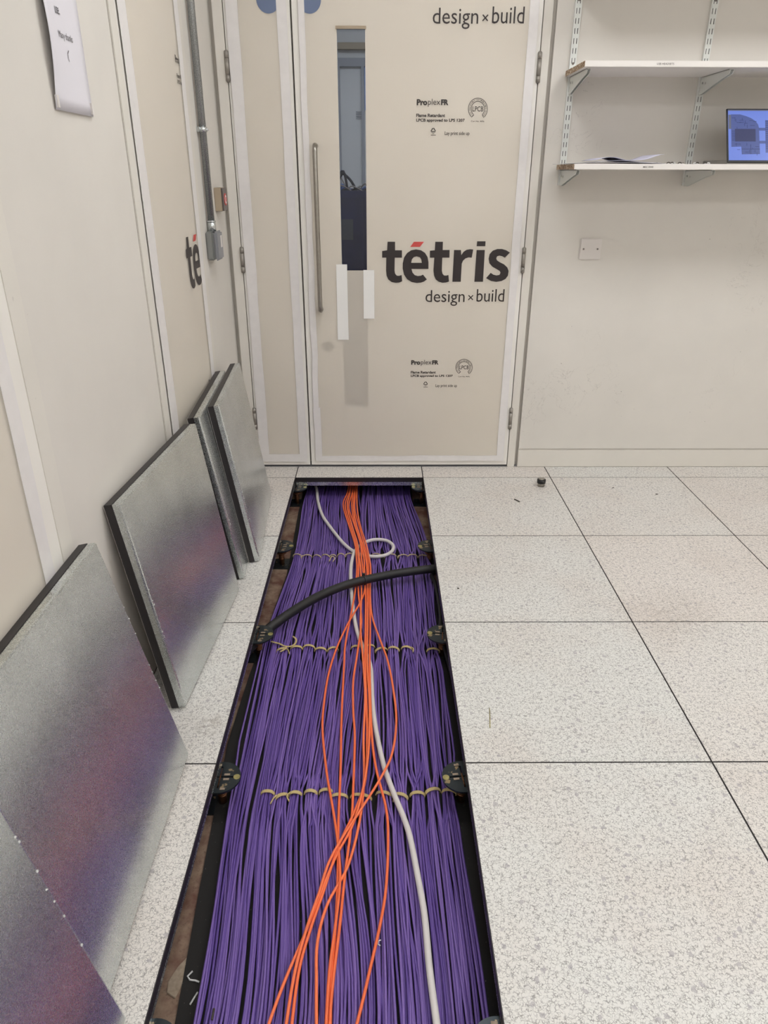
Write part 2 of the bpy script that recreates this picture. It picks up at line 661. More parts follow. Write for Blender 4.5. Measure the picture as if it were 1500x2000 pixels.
# frame
bm = bmesh.new()
box(bm, -0.234, GL - 0.0036, D - 0.001, D + 0.09, 0.0, 2.10)
box(bm, GR + 0.0036, 1.052, D - 0.001, D + 0.09, 0.0, 2.10)
box(bm, -0.234, 1.052, D - 0.001, D + 0.09, ZT + 0.003, 2.10)
fin(bm, 'frame', 'frame_paint', door, bevel=0.0012)
bm = bmesh.new()
box(bm, -0.2505, -0.234, D + 0.030, D + 0.09, 0.0, 2.10)
box(bm, 1.052, 1.0675, D + 0.030, D + 0.09, 0.0, 2.10)
fin(bm, 'seam', 'frame_paint', door)
bm = bmesh.new()
for g in (GL, GR):
    box(bm, g - 0.012, g + 0.012, D + DT + 0.0005, D + 0.075, 0.0, ZT)
box(bm, GM - 0.012, GM + 0.012, D + DT + 0.0005, D + 0.070, 0.012, ZT)
fin(bm, 'rebate_stop', 'frame_paint', door)
boxo('leaf', (GL, GM - 0.0042, D, D + DT, 0.012, ZT), 'door_paint', door)
bm = bmesh.new()
box(bm, GM + 0.0030, VX0, D, D + DT, 0.012, ZT)
box(bm, VX1, GR, D, D + DT, 0.012, ZT)
box(bm, VX0, VX1, D, D + DT, 0.012, VZ0)
box(bm, VX0, VX1, D, D + DT, VZ1, ZT)
leaf = fin(bm, 'leaf', 'door_paint', door)
boxo('glass_pane', (VX0, VX1, D + 0.018, D + 0.024, VZ0, VZ1), 'door_glass', leaf)
# hinges: three knuckles each
for hx, sgn in ((GL - 0.001, -1), (GR + 0.001, 1)):
    for hz in (1.664, 0.955, 0.246):
        bm = bmesh.new()
        for (a, b) in ((-0.05, -0.0285), (-0.0275, 0.0275), (0.0285, 0.05)):
            cyl(bm, (hx, D - 0.004, hz + a), (hx, D - 0.004, hz + b), 0.0082, n=14)
        cyl(bm, (hx, D - 0.004, hz - 0.053), (hx, D - 0.004, hz + 0.053), 0.006, n=10)
        fin(bm, 'hinge', 'hinge_steel', door)
# blue discs and lock rose that show through the sheet
for (cx, cz, r, m, nm) in ((-0.020, 1.878, 0.044, 'sign_blue', 'sign_disc'), (0.134, 1.878, 0.044, 'sign_blue', 'sign_disc'), (0.164, 0.582, 0.025, 'lock_grey', 'lock_rose')):
    bm = bmesh.new()
    cyl(bm, (cx, D + 0.001, cz), (cx, D - (0.0059 if nm == 'sign_disc' else 0.0018), cz), r, n=32)
    fin(bm, nm, m, door)
# pull handle
pt = at(613, 277, 1, D - 0.06)
pb = at(627, 613, 1, D - 0.06)
hx = (pt.x + pb.x) / 2
bm = bmesh.new()
hp = [(hx, D, pt.z - 0.012), (hx, D - 0.04, pt.z - 0.012), (hx, D - 0.056, pt.z - 0.016), (hx, D - 0.06, pt.z - 0.035),
      (hx, D - 0.06, pb.z + 0.035), (hx, D - 0.056, pb.z + 0.016), (hx, D - 0.04, pb.z + 0.012), (hx, D, pb.z + 0.012)]
tube(bm, hp, 0.0098, 14, up=Vector((1, 0, 0)))
fin(bm, 'pull_handle', 'steel_brushed', door)

# ------------------------------------------------------------------ printing
_fc = bpy.data.curves.new('lettering', 'FONT')
_fo = bpy.data.objects.new('lettering', _fc)
COL.objects.link(_fo)


def glyphs(body, x0, x1, z0, z1, bold=0.0):
    """Text outline triangles fitted to a box, as a list of ((x, z), ...) triangles."""
    _fc.body = body
    _fc.size = 1.0
    _fc.offset = bold
    _fc.resolution_u = 3
    dg = bpy.context.evaluated_depsgraph_get()
    dg.update()
    me = bpy.data.meshes.new_from_object(_fo.evaluated_get(dg))
    vs_ = [v.co.copy() for v in me.vertices]
    if not vs_:
        return []
    a0, a1 = min(v.x for v in vs_), max(v.x for v in vs_)
    b0, b1 = min(v.y for v in vs_), max(v.y for v in vs_)
    out = []
    for f in me.polygons:
        poly = [((vs_[i].x - a0) / (a1 - a0) * (x1 - x0) + x0, (vs_[i].y - b0) / (b1 - b0) * (z1 - z0) + z0) for i in f.vertices]
        for k in range(1, len(poly) - 1):
            out.append((poly[0], poly[k], poly[k + 1]))
    bpy.data.meshes.remove(me)
    return out


def pxz(u, v):
    p = at(u, v, 1, D)
    return (p.x, p.z)


def ptext(body, u0, u1, v0, v1, bold=0.0):
    """Text on the door plane whose box the photograph shows at these pixels."""
    a, b = pxz(u0, v1), pxz(u1, v0)
    return glyphs(body, a[0], b[0], a[1], b[1], bold)


def fill(outer, holes=()):
    loops = [[Vector((x, z, 0)) for x, z in outer]] + [[Vector((x, z, 0)) for x, z in h] for h in holes]
    flat = [v for l in loops for v in l]
    return [tuple((flat[i].x, flat[i].y) for i in tri) for tri in tessellate_polygon(loops)]


def ribbon(pts, w, closed=False):
    out = []
    n = len(pts)
    L, R = [], []
    for i in range(n):
        a = Vector(pts[(i - 1) % n] if closed or i > 0 else pts[i])
        b = Vector(pts[(i + 1) % n] if closed or i < n - 1 else pts[i])
        d = (b - a).normalized()
        nn = Vector((-d.y, d.x)) * w / 2
        L.append(Vector(pts[i]) + nn)
        R.append(Vector(pts[i]) - nn)
    for i in range(n if closed else n - 1):
        j = (i + 1) % n
        out.append((tuple(L[i]), tuple(L[j]), tuple(R[j])))
        out.append((tuple(L[i]), tuple(R[j]), tuple(R[i])))
    return out


def zo(pts):      # outline traced on a 5x enlargement around the big lettering
    return [pxz(720 + x / 5.0, 440 + y / 5.0) for x, y in pts]


T1 = [(185, 160), (258, 160), (258, 243), (325, 243), (325, 315), (255, 315), (253, 440), (258, 470), (275, 490), (295, 492), (322, 484), (327, 545), (300, 557), (265, 560), (225, 553), (192, 528), (175, 490), (170, 440), (172, 315), (132, 315), (132, 250), (180, 243)]
E1 = [(583, 425), (418, 425), (428, 460), (450, 485), (480, 494), (510, 490), (530, 480), (568, 527), (540, 548), (510, 558), (470, 562), (420, 553), (375, 525), (345, 480), (332, 420), (333, 370), (345, 315), (375, 270), (415, 243), (462, 234), (510, 242), (550, 268), (575, 310), (584, 360)]
EH = [(415, 365), (518, 365), (514, 335), (500, 312), (468, 302), (440, 310), (422, 332)]
AC = [(442, 160), (540, 160), (500, 210), (405, 210)]
T2 = [(650, 160), (725, 160), (722, 240), (790, 240), (788, 315), (718, 315), (714, 440), (720, 470), (735, 488), (755, 490), (778, 484), (784, 548), (755, 557), (720, 560), (685, 550), (655, 528), (638, 490), (632, 440), (640, 315), (597, 315), (597, 247), (645, 243)]
RR = [(833, 240), (900, 240), (903, 290), (925, 258), (955, 238), (990, 232), (1020, 235), (1005, 315), (975, 312), (945, 322), (920, 345), (908, 375), (898, 550), (816, 550)]
II = [(1053, 240), (1133, 240), (1115, 550), (1031, 550)]
ID = [(1058, 155), (1140, 155), (1137, 203), (1053, 203)]
SS = [(1378, 265), (1328, 315), (1300, 300), (1275, 295), (1252, 303), (1244, 322), (1250, 340), (1275, 358), (1320, 380), (1352, 410), (1365, 445), (1358, 490), (1335, 522), (1295, 543), (1245, 551), (1195, 543), (1145, 515), (1190, 463), (1215, 480), (1245, 488), (1275, 483), (1285, 462), (1278, 445), (1250, 428), (1205, 402), (1178, 370), (1170, 325), (1180, 280), (1210, 247), (1255, 230), (1300, 230), (1340, 242)]
big = []
for g in (T1, T2, RR, II, ID, SS):
    big += fill(zo(g))
big += fill(zo(E1), [zo(EH)])
accent = fill(zo(AC))
tagline = ptext('design', 830.4, 908, 566.4, 597) + ptext('\u00d7', 913.6, 924.4, 575.6, 586) + ptext('build', 930, 985.4, 564.4, 589)
prod = ptext('Pro', 813.7, 834.5, 193.9, 206, 0.05) + ptext('plex', 835.5, 860, 193.3, 208.8) + ptext('FR', 861, 875.9, 194.4, 205.6, 0.05)
prod += ptext('Flame Retardant', 812.8, 869.2, 222.4, 228.8, 0.035)
prod += ptext('LPCB approved to LPS 1207', 812.8, 907.6, 232, 239.4, 0.035)
note = ptext('Lay print side up', 868.2, 916.8, 257, 266, 0.012)
# certification ring: open at the bottom, small capitals round it
cu, cv = 933.0, 213.0


def rp(r, deg):
    a = math.radians(deg)
    return pxz(cu + r * 0.93 * math.cos(a), cv - r * 1.05 * math.sin(a))


ring = ribbon([rp(20, d) for d in range(-53, 234, 6)] + [rp(14, d) for d in range(233, -54, -6)], 0.0022, True)
words = 'LOSS PREVENTION CERTIFICATION BOARD'
for i, ch in enumerate(words):
    if ch == ' ':
        continue
    a = 226 - i * (272.0 / (len(words) - 1))
    c = rp(17, a)
    h = 0.0042
    rot = math.radians(a - 90)
    for tri in glyphs(ch, -h * 0.40, h * 0.40, -h / 2, h / 2, 0.01):
        ring.append(tuple((c[0] + x * math.cos(rot) - z * math.sin(rot), c[1] + x * math.sin(rot) + z * math.cos(rot)) for x, z in tri))
ring += ptext('LPCB', 922.3, 944, 208, 218, 0.01)
ring += ptext('Cert No. 469a', 919.5, 945.5, 235.6, 238.4, 0.01)
tri_ = [pxz(846, 249), pxz(851.2, 257.6), pxz(840.8, 257.6)]
recyc = []
for i in range(3):
    a, b = Vector(tri_[i]), Vector(tri_[(i + 1) % 3])
    recyc += ribbon([tuple(a.lerp(b, 0.10)), tuple(a.lerp(b, 0.86))], 0.0034)
recyc += ptext('PP', 844.3, 847.8, 260.3, 262.3, 0.01)
recyc += fill([pxz(841.2, 263.6), pxz(851, 263.6), pxz(851, 264.7), pxz(841.2, 264.7)])
BLOCKS = (('lettering', big, 'ink', 'large black lettering'), ('accent', accent, 'ink_red', 'red slanted accent'), ('tagline', tagline, 'ink', None))
BLOCKS2 = (('product_print', prod, 'ink_soft', None), ('handling_note', note, 'ink_soft', None), ('approval_mark', ring, 'ink_soft', 'open ring mark'), ('recycling_mark', recyc, 'ink_soft', None))


def print_block(name, tris, mat, parent, place, clip=None, label=None):
    bm = bmesh.new()
    for tri in tris:
        try:
            bm.faces.new([bm.verts.new(place(x, z)) for x, z in tri])
        except ValueError:
            pass
    if clip:
        co, no = clip
        bmesh.ops.bisect_plane(bm, geom=bm.verts[:] + bm.edges[:] + bm.faces[:], plane_co=co, plane_no=no, clear_outer=True)
    if not bm.faces:
        bm.free()
        return
    me = bpy.data.meshes.new(name)
    bm.to_mesh(me)
    bm.free()
    me.materials.append(M[mat])
    o = link(name, me, parent)
    if label:
        o['label'] = label


# ------------------------------------------------------------------ protection sheets on the far doors
def strip(bm, x0, x1, z0, z1, y, wob=0.0015, seed=0, step=0.12):
    """Tape strip on the door plane with slightly uneven edges."""
    rnd = random.Random(seed)
    vert = (z1 - z0) > (x1 - x0)
    L = (z1 - z0) if vert else (x1 - x0)
    n = max(2, int(L / step))
    A, B = [], []
    for i in range(n + 1):
        s = i / n
        da, db = rnd.uniform(-wob, wob), rnd.uniform(-wob, wob)
        dy = rnd.uniform(0, 0.0006)
        if vert:
            A.append((x0 + da, y - dy, z0 + s * L))
            B.append((x1 + db, y - dy, z0 + s * L))
        else:
            A.append((x0 + s * L, y - dy, z0 + da))
            B.append((x0 + s * L, y - dy, z1 + db))
    va = [bm.verts.new(p) for p in A]
    vb = [bm.verts.new(p) for p in B]
    vc = [bm.verts.new((p[0], y + 0.0006, p[2])) for p in A]
    vd = [bm.verts.new((p[0], y + 0.0006, p[2])) for p in B]
    for i in range(n):
        bm.faces.new((va[i], va[i + 1], vb[i + 1], vb[i]))
        bm.faces.new((vc[i], vd[i], vd[i + 1], vc[i + 1]))
        bm.faces.new((va[i], vc[i], vc[i + 1], va[i + 1]))
        bm.faces.new((vb[i], vb[i + 1], vd[i + 1], vd[i]))


def tape_o(parent, seed, *b, mat='tape', y=D - 0.0062, wob=0.0015, name='tape_strip'):
    bm = bmesh.new()
    strip(bm, *b, y, wob, seed)
    return fin(bm, name, mat, parent)


SY0, SY1 = D - 0.0055, D - 0.0020
sh1 = empty('protective_sheet', (0, 0, 0))
tag(sh1, 'translucent beige sheet taped over the narrow door leaf', 'sheet')
boxo('sheet', (-0.160, 0.030, SY0, SY1, 0.05, ZT - 0.02), 'fluted_sheet', sh1)
tape_o(sh1, 1, -0.181, -0.136, 0.04, ZT - 0.01)
tape_o(sh1, 2, 0.010, 0.046, 0.04, ZT - 0.01)
tape_o(sh1, 3, -0.181, 0.046, 0.030, 0.068)

sh2 = empty('protective_sheet', (0, 0, 0))
tag(sh2, 'translucent beige sheet with large black lettering taped over the wide door leaf', 'sheet')
bm = bmesh.new()
CUT0 = 0.913
box(bm, 0.095, VX0 + 0.001, SY0, SY1, 0.04, ZT - 0.02)
box(bm, VX1 - 0.001, 0.985, SY0, SY1, 0.04, ZT - 0.02)
box(bm, VX0 + 0.001, VX1 - 0.001, SY0, SY1, 0.04, CUT0)
box(bm, VX0 + 0.001, VX1 - 0.001, SY0, SY1, VZ1, ZT - 0.02)
fin(bm, 'sheet', 'fluted_sheet', sh2)
tape_o(sh2, 4, 0.088, 0.114, 0.30, ZT - 0.01, wob=0.003)
tape_o(sh2, 5, 0.086, 0.118, 0.045, 0.30, wob=0.003)
tape_o(sh2, 6, 0.962, 0.996, 0.035, ZT - 0.01, wob=0.002)
tape_o(sh2, 7, 0.088, 0.996, 0.034, 0.060, wob=0.003)
# folded lip at the top of the cut-out and two short bright tapes at its foot
boxo('cut_lip', (VX0 - 0.003, VX1 + 0.003, D - 0.012, SY0, VZ1 - 0.006, VZ1 + 0.004), 'box_tan', sh2)
for (a, b, c, d, s) in ((0.209, 0.257, 0.616, 0.938, 8), (0.326, 0.374, 0.709, 0.915, 9)):
    tape_o(sh2, s, a, b, c, d, mat='tape_bright', y=D - 0.0066, wob=0.0006)
PY = D - 0.0059
for (nm, tr_, mt, lb) in BLOCKS:
    print_block(nm, tr_, mt, sh2, lambda x, z: (x, PY, z), label=lb)
    print_block(nm, tr_, mt, sh2, lambda x, z: (x, PY, z + 1.023), clip=((0, 0, ZT - 0.02), (0, 0, 1)))
for (nm, tr_, mt, lb) in BLOCKS2:
    print_block(nm, tr_, mt, sh2, lambda x, z: (x, PY, z), label=lb)
    print_block(nm, tr_, mt, sh2, lambda x, z: (x - 0.003, PY, z - 1.032))

# sheets on the two cupboard doors of the left wall
sh3 = empty('protective_sheet')
tag(sh3, 'pale sheet with cut-off black lettering taped on the cupboard door by the conduit', 'sheet')
XS = XL + 0.0062
boxo('sheet', (XL + 0.0022, XS, -0.965, -0.395, 0.03, 2.03), 'fluted_sheet', sh3)


def tape_left(parent, y0, y1, z0, z1, xx, seed, mat='tape'):
    bm = bmesh.new()
    strip(bm, y0, y1, z0, z1, 0.0, 0.0015, seed)
    for v in bm.verts:
        x, y, z = v.co
        v.co = (xx - y, x, z)
    return fin(bm, 'tape_strip', mat, parent)


tape_left(sh3, -0.998, -0.930, 0.02, 2.04, XS + 0.0007, 11)
tape_left(sh3, -0.420, -0.370, 0.02, 2.04, XS + 0.0007, 12)
lp = lambda x, z: (XS + 0.0004, -0.602 + (x - 0.408) * 0.95, z + 0.069)
lp2 = lambda x, z: (XS + 0.0004, -0.602 + (x - 0.411) * 0.95, z + 0.069 - 1.032)
for (nm, tr_, mt, lb) in BLOCKS:
    print_block(nm, tr_, mt, sh3, lp, clip=((0, -0.420, 0), (0, 1, 0)))
for (nm, tr_, mt, lb) in BLOCKS2:
    print_block(nm, tr_, mt, sh3, lp, clip=((0, -0.420, 0), (0, 1, 0)))
    print_block(nm, tr_, mt, sh3, lp2, clip=((0, -0.420, 0), (0, 1, 0)))

sh4 = empty('protective_sheet')
tag(sh4, 'plain pale sheet taped on the cupboard door behind the steel panel standing alone', 'sheet')
boxo('sheet', (XL + 0.0095, XL + 0.0130, -2.70, -1.90, 0.03, 2.03), 'fluted_sheet', sh4)
tape_left(sh4, -1.935, -1.893, 0.02, 2.04, XL + 0.0137, 13)

# ------------------------------------------------------------------ notice on the left wall
nt = empty('paper_notice')
tag(nt, 'white paper notice curling off the wall beside the cupboard frame', 'notice')
bm = bmesh.new()
NY0, NY1, NZ0, NZ1 = -1.476, -1.272, 1.402, 1.699
gx, gz = 8, 12
grid = []
for j in range(gz + 1):
    row = []
    for i in range(gx + 1):
        s, q = i / gx, j / gz
        edge = max(0.0, 1 - s * 3.2)
        bulge = 0.0035 + 0.012 * edge * math.sin(PI * min(1, q * 1.1)) + 0.0012 * math.sin(PI * s) * max(0, 1 - q * 5)
        row.append(bm.verts.new((XL + bulge, NY0 + s * (NY1 - NY0), NZ0 + q * (NZ1 - NZ0))))
    grid.append(row)
for j in range(gz):
    for i in range(gx):
        bm.faces.new((grid[j][i], grid[j][i + 1], grid[j + 1][i + 1], grid[j + 1][i]))
sheet = fin(bm, 'paper', 'paper', nt, smooth=True)
sol = sheet.modifiers.new('thickness', 'SOLIDIFY')
sol.thickness = 0.0006
npl = lambda x, z: (XL + 0.0102 - 0.0, x, z)
nx = lambda x, z: (XL + 0.0035 + 0.0016, x, z)
print_block('lettering', glyphs('Many thanks', -1.402, -1.330, 1.530, 1.546), 'ink_soft', nt, nx)
print_block('lettering', glyphs('use.', -1.402, -1.378, 1.574, 1.586), 'ink_soft', nt, nx)
print_block('pen_mark', ribbon([(-1.362, 1.516), (-1.369, 1.510), (-1.370, 1.502), (-1.367, 1.496)], 0.002), 'ink_soft', nt, nx)
for (a, b) in ((NY0 + 0.004, NZ0 + 0.004), (NY1 - 0.012, NZ0 + 0.004)):
    boxo('corner_tape', (XL + 0.003, XL + 0.0085, a, a + 0.008, b, b + 0.022), 'white_plastic', nt)

# ------------------------------------------------------------------ conduit and boxes on the left wall
cx = XL + 0.0175
c_top, c_bot = at(371, 20, 0, cx), at(415, 430, 0, cx)
cyy = (c_top.y + c_bot.y) / 2
con = empty('conduit', (cx, cyy, 1.09))
tag(con, 'galvanised steel conduit running down to the grey junction box', 'conduit')
bm = bmesh.new()
cyl(bm, (0, 0, 0.0), (0, 0, ZC - 1.09), 0.0125, n=20)
fin(bm, 'pipe', 'galvanised_conduit', con)
bm = bmesh.new()
cyl(bm, (0, 0, 0.0), (0, 0, 0.040), 0.0152, n=20)
cyl(bm, (0, 0, 0.036), (0, 0, 0.041), 0.0165, n=20)
fin(bm, 'coupler', 'zinc_bright', con)
cz = at(392, 252, 0, cx).z - 1.09
bm = bmesh.new()
cyl(bm, (0, 0, cz - 0.008), (0, 0, cz + 0.008), 0.0158, n=20)
box(bm, -0.0175, -0.006, -0.024, 0.024, cz - 0.008, cz + 0.008)
cyl(bm, (0.012, -0.006, cz), (0.0185, -0.006, cz), 0.0035, n=8)
cyl(bm, (0.012, 0.008, cz), (0.0185, 0.008, cz), 0.0035, n=8)
fin(bm, 'saddle_clamp', 'zinc_bright', con)

jb = empty('junction_box', (XL, cyy, 1.0))
tag(jb, 'grey plastic junction box at the foot of the conduit', 'box')
bm = bmesh.new()
box(bm, 0.0, 0.028, -0.048, 0.048, -0.006, 0.094)
fin(bm, 'body', 'box_grey', jb, bevel=0.005)
bm = bmesh.new()
box(bm, 0.0285, 0.044, -0.049, 0.049, -0.007, 0.095)
fin(bm, 'lid', 'box_grey_lid', jb, bevel=0.006)
boxo('paper_label', (0.0436, 0.0445, 0.008, 0.034, 0.036, 0.078), 'white_plastic', jb)

cp = empty('call_point', (XL, -0.05, 1.155))
tag(cp, 'tan box with a red and white round emblem behind the conduit', 'switch')
bm = bmesh.new()
box(bm, 0.0, 0.028, 0.0, 0.085, 0.0, 0.085)
fin(bm, 'body', 'box_tan', cp, bevel=0.002)
bm = bmesh.new()
box(bm, 0.0285, 0.034, 0.001, 0.084, 0.001, 0.084)
fin(bm, 'face_plate', 'screw_grey', cp, bevel=0.002)
bm = bmesh.new()
cyl(bm, (0.0335, 0.0425, 0.0425), (0.0360, 0.0425, 0.0425), 0.022, n=24, mi=0)
cyl(bm, (0.0355, 0.0425, 0.0425), (0.0368, 0.0425, 0.0425), 0.016, n=24, mi=1)
cyl(bm, (0.0365, 0.0425, 0.0425), (0.0374, 0.0425, 0.0425), 0.009, n=24, mi=0)
fin(bm, 'round_emblem', ['ink_red', 'white_plastic'], cp)

# ------------------------------------------------------------------ leaning steel floor panels
def panel(corner, yaw, tilt, near, label):
    """corner: floor point of the steel face at the near (or far) end; the panel is 0.6 m square and leans towards the left wall."""
    T = 0.041
    o = empty('floor_panel')
    tag(o, label, 'floor panel', 'lifted floor panels leaning on the left wall')
    S = 0.598
    u = Vector((math.sin(yaw), math.cos(yaw), 0))           # along the wall, towards the doors
    nrm = Vector((math.cos(yaw), -math.sin(yaw), 0))        # out of the wall
    n = nrm * math.cos(tilt) + Vector((0, 0, 1)) * math.sin(tilt)
    w = Vector((0, 0, 1)) * math.cos(tilt) - nrm * math.sin(tilt)
    base = Vector((corner[0], corner[1], T * math.sin(tilt) + 0.0005))
    if not near:
        base = base - u * S
    o.matrix_world = Matrix(((u.x, n.x, w.x, base.x), (u.y, n.y, w.y, base.y), (u.z, n.z, w.z, base.z), (0, 0, 0, 1)))
    # local: x along, y outwards (steel face at y = 0), z up the panel
    bm = bmesh.new()
    box(bm, 0.0015, S - 0.0015, -T, -T + 0.004, 0.0015, S - 0.0015)
    fin(bm, 'vinyl_face', 'floor_vinyl', o)
    bm = bmesh.new()
    box(bm, 0, S, -T + 0.0012, -0.0195, 0, S)
    fin(bm, 'edge_trim', 'trim_black', o, bevel=0.0008)
    bm = bmesh.new()
    i1 = 0.0012
    a = [bm.verts.new(p) for p in ((i1, -0.0196, i1), (S - i1, -0.0196, i1), (S - i1, -0.0196, S - i1), (i1, -0.0196, S - i1))]
    rings = [a]
    for (ins, yy) in ((0.0016, -0.0050), (0.0030, -0.0012), (0.0060, 0.0)):
        rings.append([bm.verts.new(p) for p in ((ins, yy, ins), (S - ins, yy, ins), (S - ins, yy, S - ins), (ins, yy, S - ins))])
    for r0, r1 in zip(rings, rings[1:]):
        for k in range(4):
            bm.faces.new((r0[k], r0[(k + 1) % 4], r1[(k + 1) % 4], r1[k]))
    bm.faces.new(rings[-1])
    bm.faces.new(rings[0][::-1])
    fin(bm, 'steel_tray', 'galvanised', o)
    # white chips of levelling putty along one edge
    rnd = random.Random(int(1000 * abs(corner[1])))
    bm = bmesh.new()
    for k in range(7):
        zz = 0.16 + 0.33 * rnd.random()
        r = rnd.uniform(0.0012, 0.003)
        xx = S - 0.006 if not near else 0.007
        cyl(bm, (xx + rnd.uniform(-0.003, 0.003), -0.001, zz), (xx, 0.0012, zz), r, r * 0.5, n=6)
    fin(bm, 'putty_chips', 'clip_white', o)
    return o


panel((-0.029, -2.378), math.radians(4.3), math.radians(12.6), False, 'steel floor panel leaning beside the gilded bottom pedestal, cropped by its neighbour')['label'] = 'steel floor panel at the camera end of the leaning row'
panel((-0.070, -1.776), math.radians(0.0), math.radians(12.3), False, 'steel floor panel leaning across the frame of the nearer cupboard door')
panel((-0.121, -1.606), math.radians(3.7), math.radians(8.2), True, 'steel floor panel standing alone between two cupboard doors, showing a purple reflection')
panel((-0.078, -0.936), math.radians(-3.4), math.radians(9.0), True, 'steel floor panel sandwiched behind another one near the double door')
panel((-0.043, -0.812), math.radians(-3.6), math.radians(8.8), True, 'steel floor panel leaning on the one behind it, beside the narrow door leaf')

# ------------------------------------------------------------------ trench: mat, pedestals
edge = [(0.03, -3.3), (0.017, -2.32), (0.0, -2.05), (-0.023, -1.6), (-0.012, -1.3), (0.012, -1.0), (0.033, -0.68), (0.02, -0.12), (0.02, 0.45)]
bm = bmesh.new()
prism(bm, [(x, y, VOID) for x, y in edge] + [(0.552, 0.45, VOID), (0.556, -0.35, VOID), (0.575, -0.62, VOID), (0.63, -0.9, VOID), (0.63, -3.3, VOID)], (0, 0, MAT_Z - VOID))
tag(fin(bm, 'rubber_mat', 'mat_black'), 'black dusty mat under the purple cables in the trench', 'mat')


def make_pedestal():
    o = empty('floor_pedestal')
    HZ = -TILE_T - VOID - 0.0006                 # top of the head above the slab
    bm = bmesh.new()
    h, q = 0.034, 0.002
    cross = [(h, -q), (h, q), (q, q), (q, h), (-q, h), (-q, q), (-h, q), (-h, -q), (-q, -q), (-q, -h), (q, -h), (q, -q)]
    plate(bm, [(0.050 * math.cos(2 * PI * i / 36), 0.050 * math.sin(2 * PI * i / 36)) for i in range(36)], [cross], lambda x, y: (x, y, HZ - 0.006), (0, 0, 0.005))
    for k in range(4):                            # rolled lip between the slots
        a0 = k * PI / 2 + 0.25
        pts = [Vector((0.0475 * math.cos(a0 + i * 0.18), 0.0475 * math.sin(a0 + i * 0.18), HZ - 0.004)) for i in range(7)]
        tube(bm, pts, 0.0028, 6)
    fin(bm, 'head', 'pedestal_black', o)
    bm = bmesh.new()
    for sx in (-1, 1):                            # raised locating lugs round the cross slot
        for sy in (-1, 1):
            box(bm, sx * 0.016 - 0.007, sx * 0.016 + 0.007, sy * 0.0075 - 0.003, sy * 0.0075 + 0.003, HZ - 0.002, HZ)
        box(bm, sx * 0.010 - 0.004, sx * 0.010 + 0.008, -0.0405 if sx > 0 else 0.0345, -0.0345 if sx > 0 else 0.0405, HZ - 0.002, HZ)
    fin(bm, 'lugs', 'pale_zinc', o)
    bm = bmesh.new()
    bm.free()
    for sx in (-1, 1):
        bm = bmesh.new()
        cyl(bm, (sx * 0.0405, 0, HZ - 0.003), (sx * 0.0405, 0, HZ - 0.0002), 0.0082, n=14)
        fin(bm, 'rim_stud', 'brass', o)
    bm = bmesh.new()
    cyl(bm, (0, 0, 0.004), (0, 0, HZ - 0.005), 0.0105, n=14)
    for k in range(8):
        z = 0.028 + k * 0.005
        cyl(bm, (0, 0, z), (0, 0, z + 0.0025), 0.0118, 0.0105, n=14)
    fin(bm, 'stem', 'copper', o)
    bm = bmesh.new()
    cyl(bm, (0, 0, HZ - 0.026), (0, 0, HZ - 0.008), 0.0195, n=6)
    cyl(bm, (0, 0, HZ - 0.030), (0, 0, HZ - 0.026), 0.022, n=16)
    fin(bm, 'nut', 'copper', o)
    bm = bmesh.new()
    box(bm, -0.04, 0.04, -0.04, 0.04, 0, 0.004)
    fin(bm, 'base_plate', 'pedestal_black', o)
    return o


def copy_tree(o):
    c = o.copy()
    COL.objects.link(c)
    for ch in o.children:
        d = ch.copy()
        COL.objects.link(d)
        d.parent = c
    return c


ped = make_pedestal()
used = False
_row = {0: 'under the tile at the foot of the wide door', 1: 'at the first tile joint from the door', 2: 'at the second tile joint from the door', 3: 'at the third tile joint from the door', 4: 'at the fourth tile joint from the door'}
for side, px_ in (('panel', 0.0), ('open tile', 0.6)):
    for k in range(5):
        p_ = ped if not used else copy_tree(ped)
        used = True
        p_.location = (px_ + (0.004 if px_ == 0 else -0.004), -0.6 * k - (0.0 if k else 0.012), VOID)
        p_.rotation_euler = (0, 0, 0.12 * math.sin(3.1 * k + px_ * 7))
        tag(p_, 'black pedestal on the leaning-panel side, ' + _row[k] if side == 'panel' else 'black pedestal on the door-stop side, ' + _row[k], 'pedestal', 'floor pedestals along the open trench')

# ------------------------------------------------------------------ purple cables in laced bundles
ROWPX = {   # pixel x of the bundle centres at five heights of the photograph
    960: [604, 618, 632, 645, 657, 668, 680, 692, 718, 731, 745, 757, 772, 792],
    1085: [581, 600, 620, 636, 650, 666, 683, 700, 717, 735, 763, 787, 806, 828],
    1266: [526, 552, 578, 603, 627, 650, 673, 697, 720, 744, 769, 794, 819, 846],
    1550: [468, 495, 523, 550, 578, 607, 635, 662, 706, 751, 783, 815, 847, 877],
    2000: [398, 440, 482, 524, 566, 608, 650, 692, 734, 776, 817, 858, 898, 937]}
NB = 14
keys = []
for v in sorted(ROWPX):
    pts = [at(u, v, 2, CAB_Z) for u in ROWPX[v]]
    keys.append((sum(p.y for p in pts) / NB, [p.x for p in pts]))
keys = [(0.45, [x for x in keys[0][1]])] + keys + [(-3.25, [0.075 + 0.5 * i / (NB - 1) for i in range(NB)])]
TIE_Y = [keys[2][0], keys[3][0], keys[4][0]]


def bundle_x(b, y):
    for (ya, xa), (yb, xb) in zip(keys, keys[1:]):
        if ya >= y >= yb:
            s = (ya - y) / (ya - yb)
            s = s * s * (3 - 2 * s)
            return xa[b] + (xb[b] - xa[b]) * s
    return keys[-1][1][b]


def spread(b, y):
    """Width factor of a bundle, from the distance to its neighbours."""
    a, c = max(0, b - 1), min(NB - 1, b + 1)
    return min(1.5, max(0.62, abs(bundle_x(c, y) - bundle_x(a, y)) / (c - a) / 0.040))


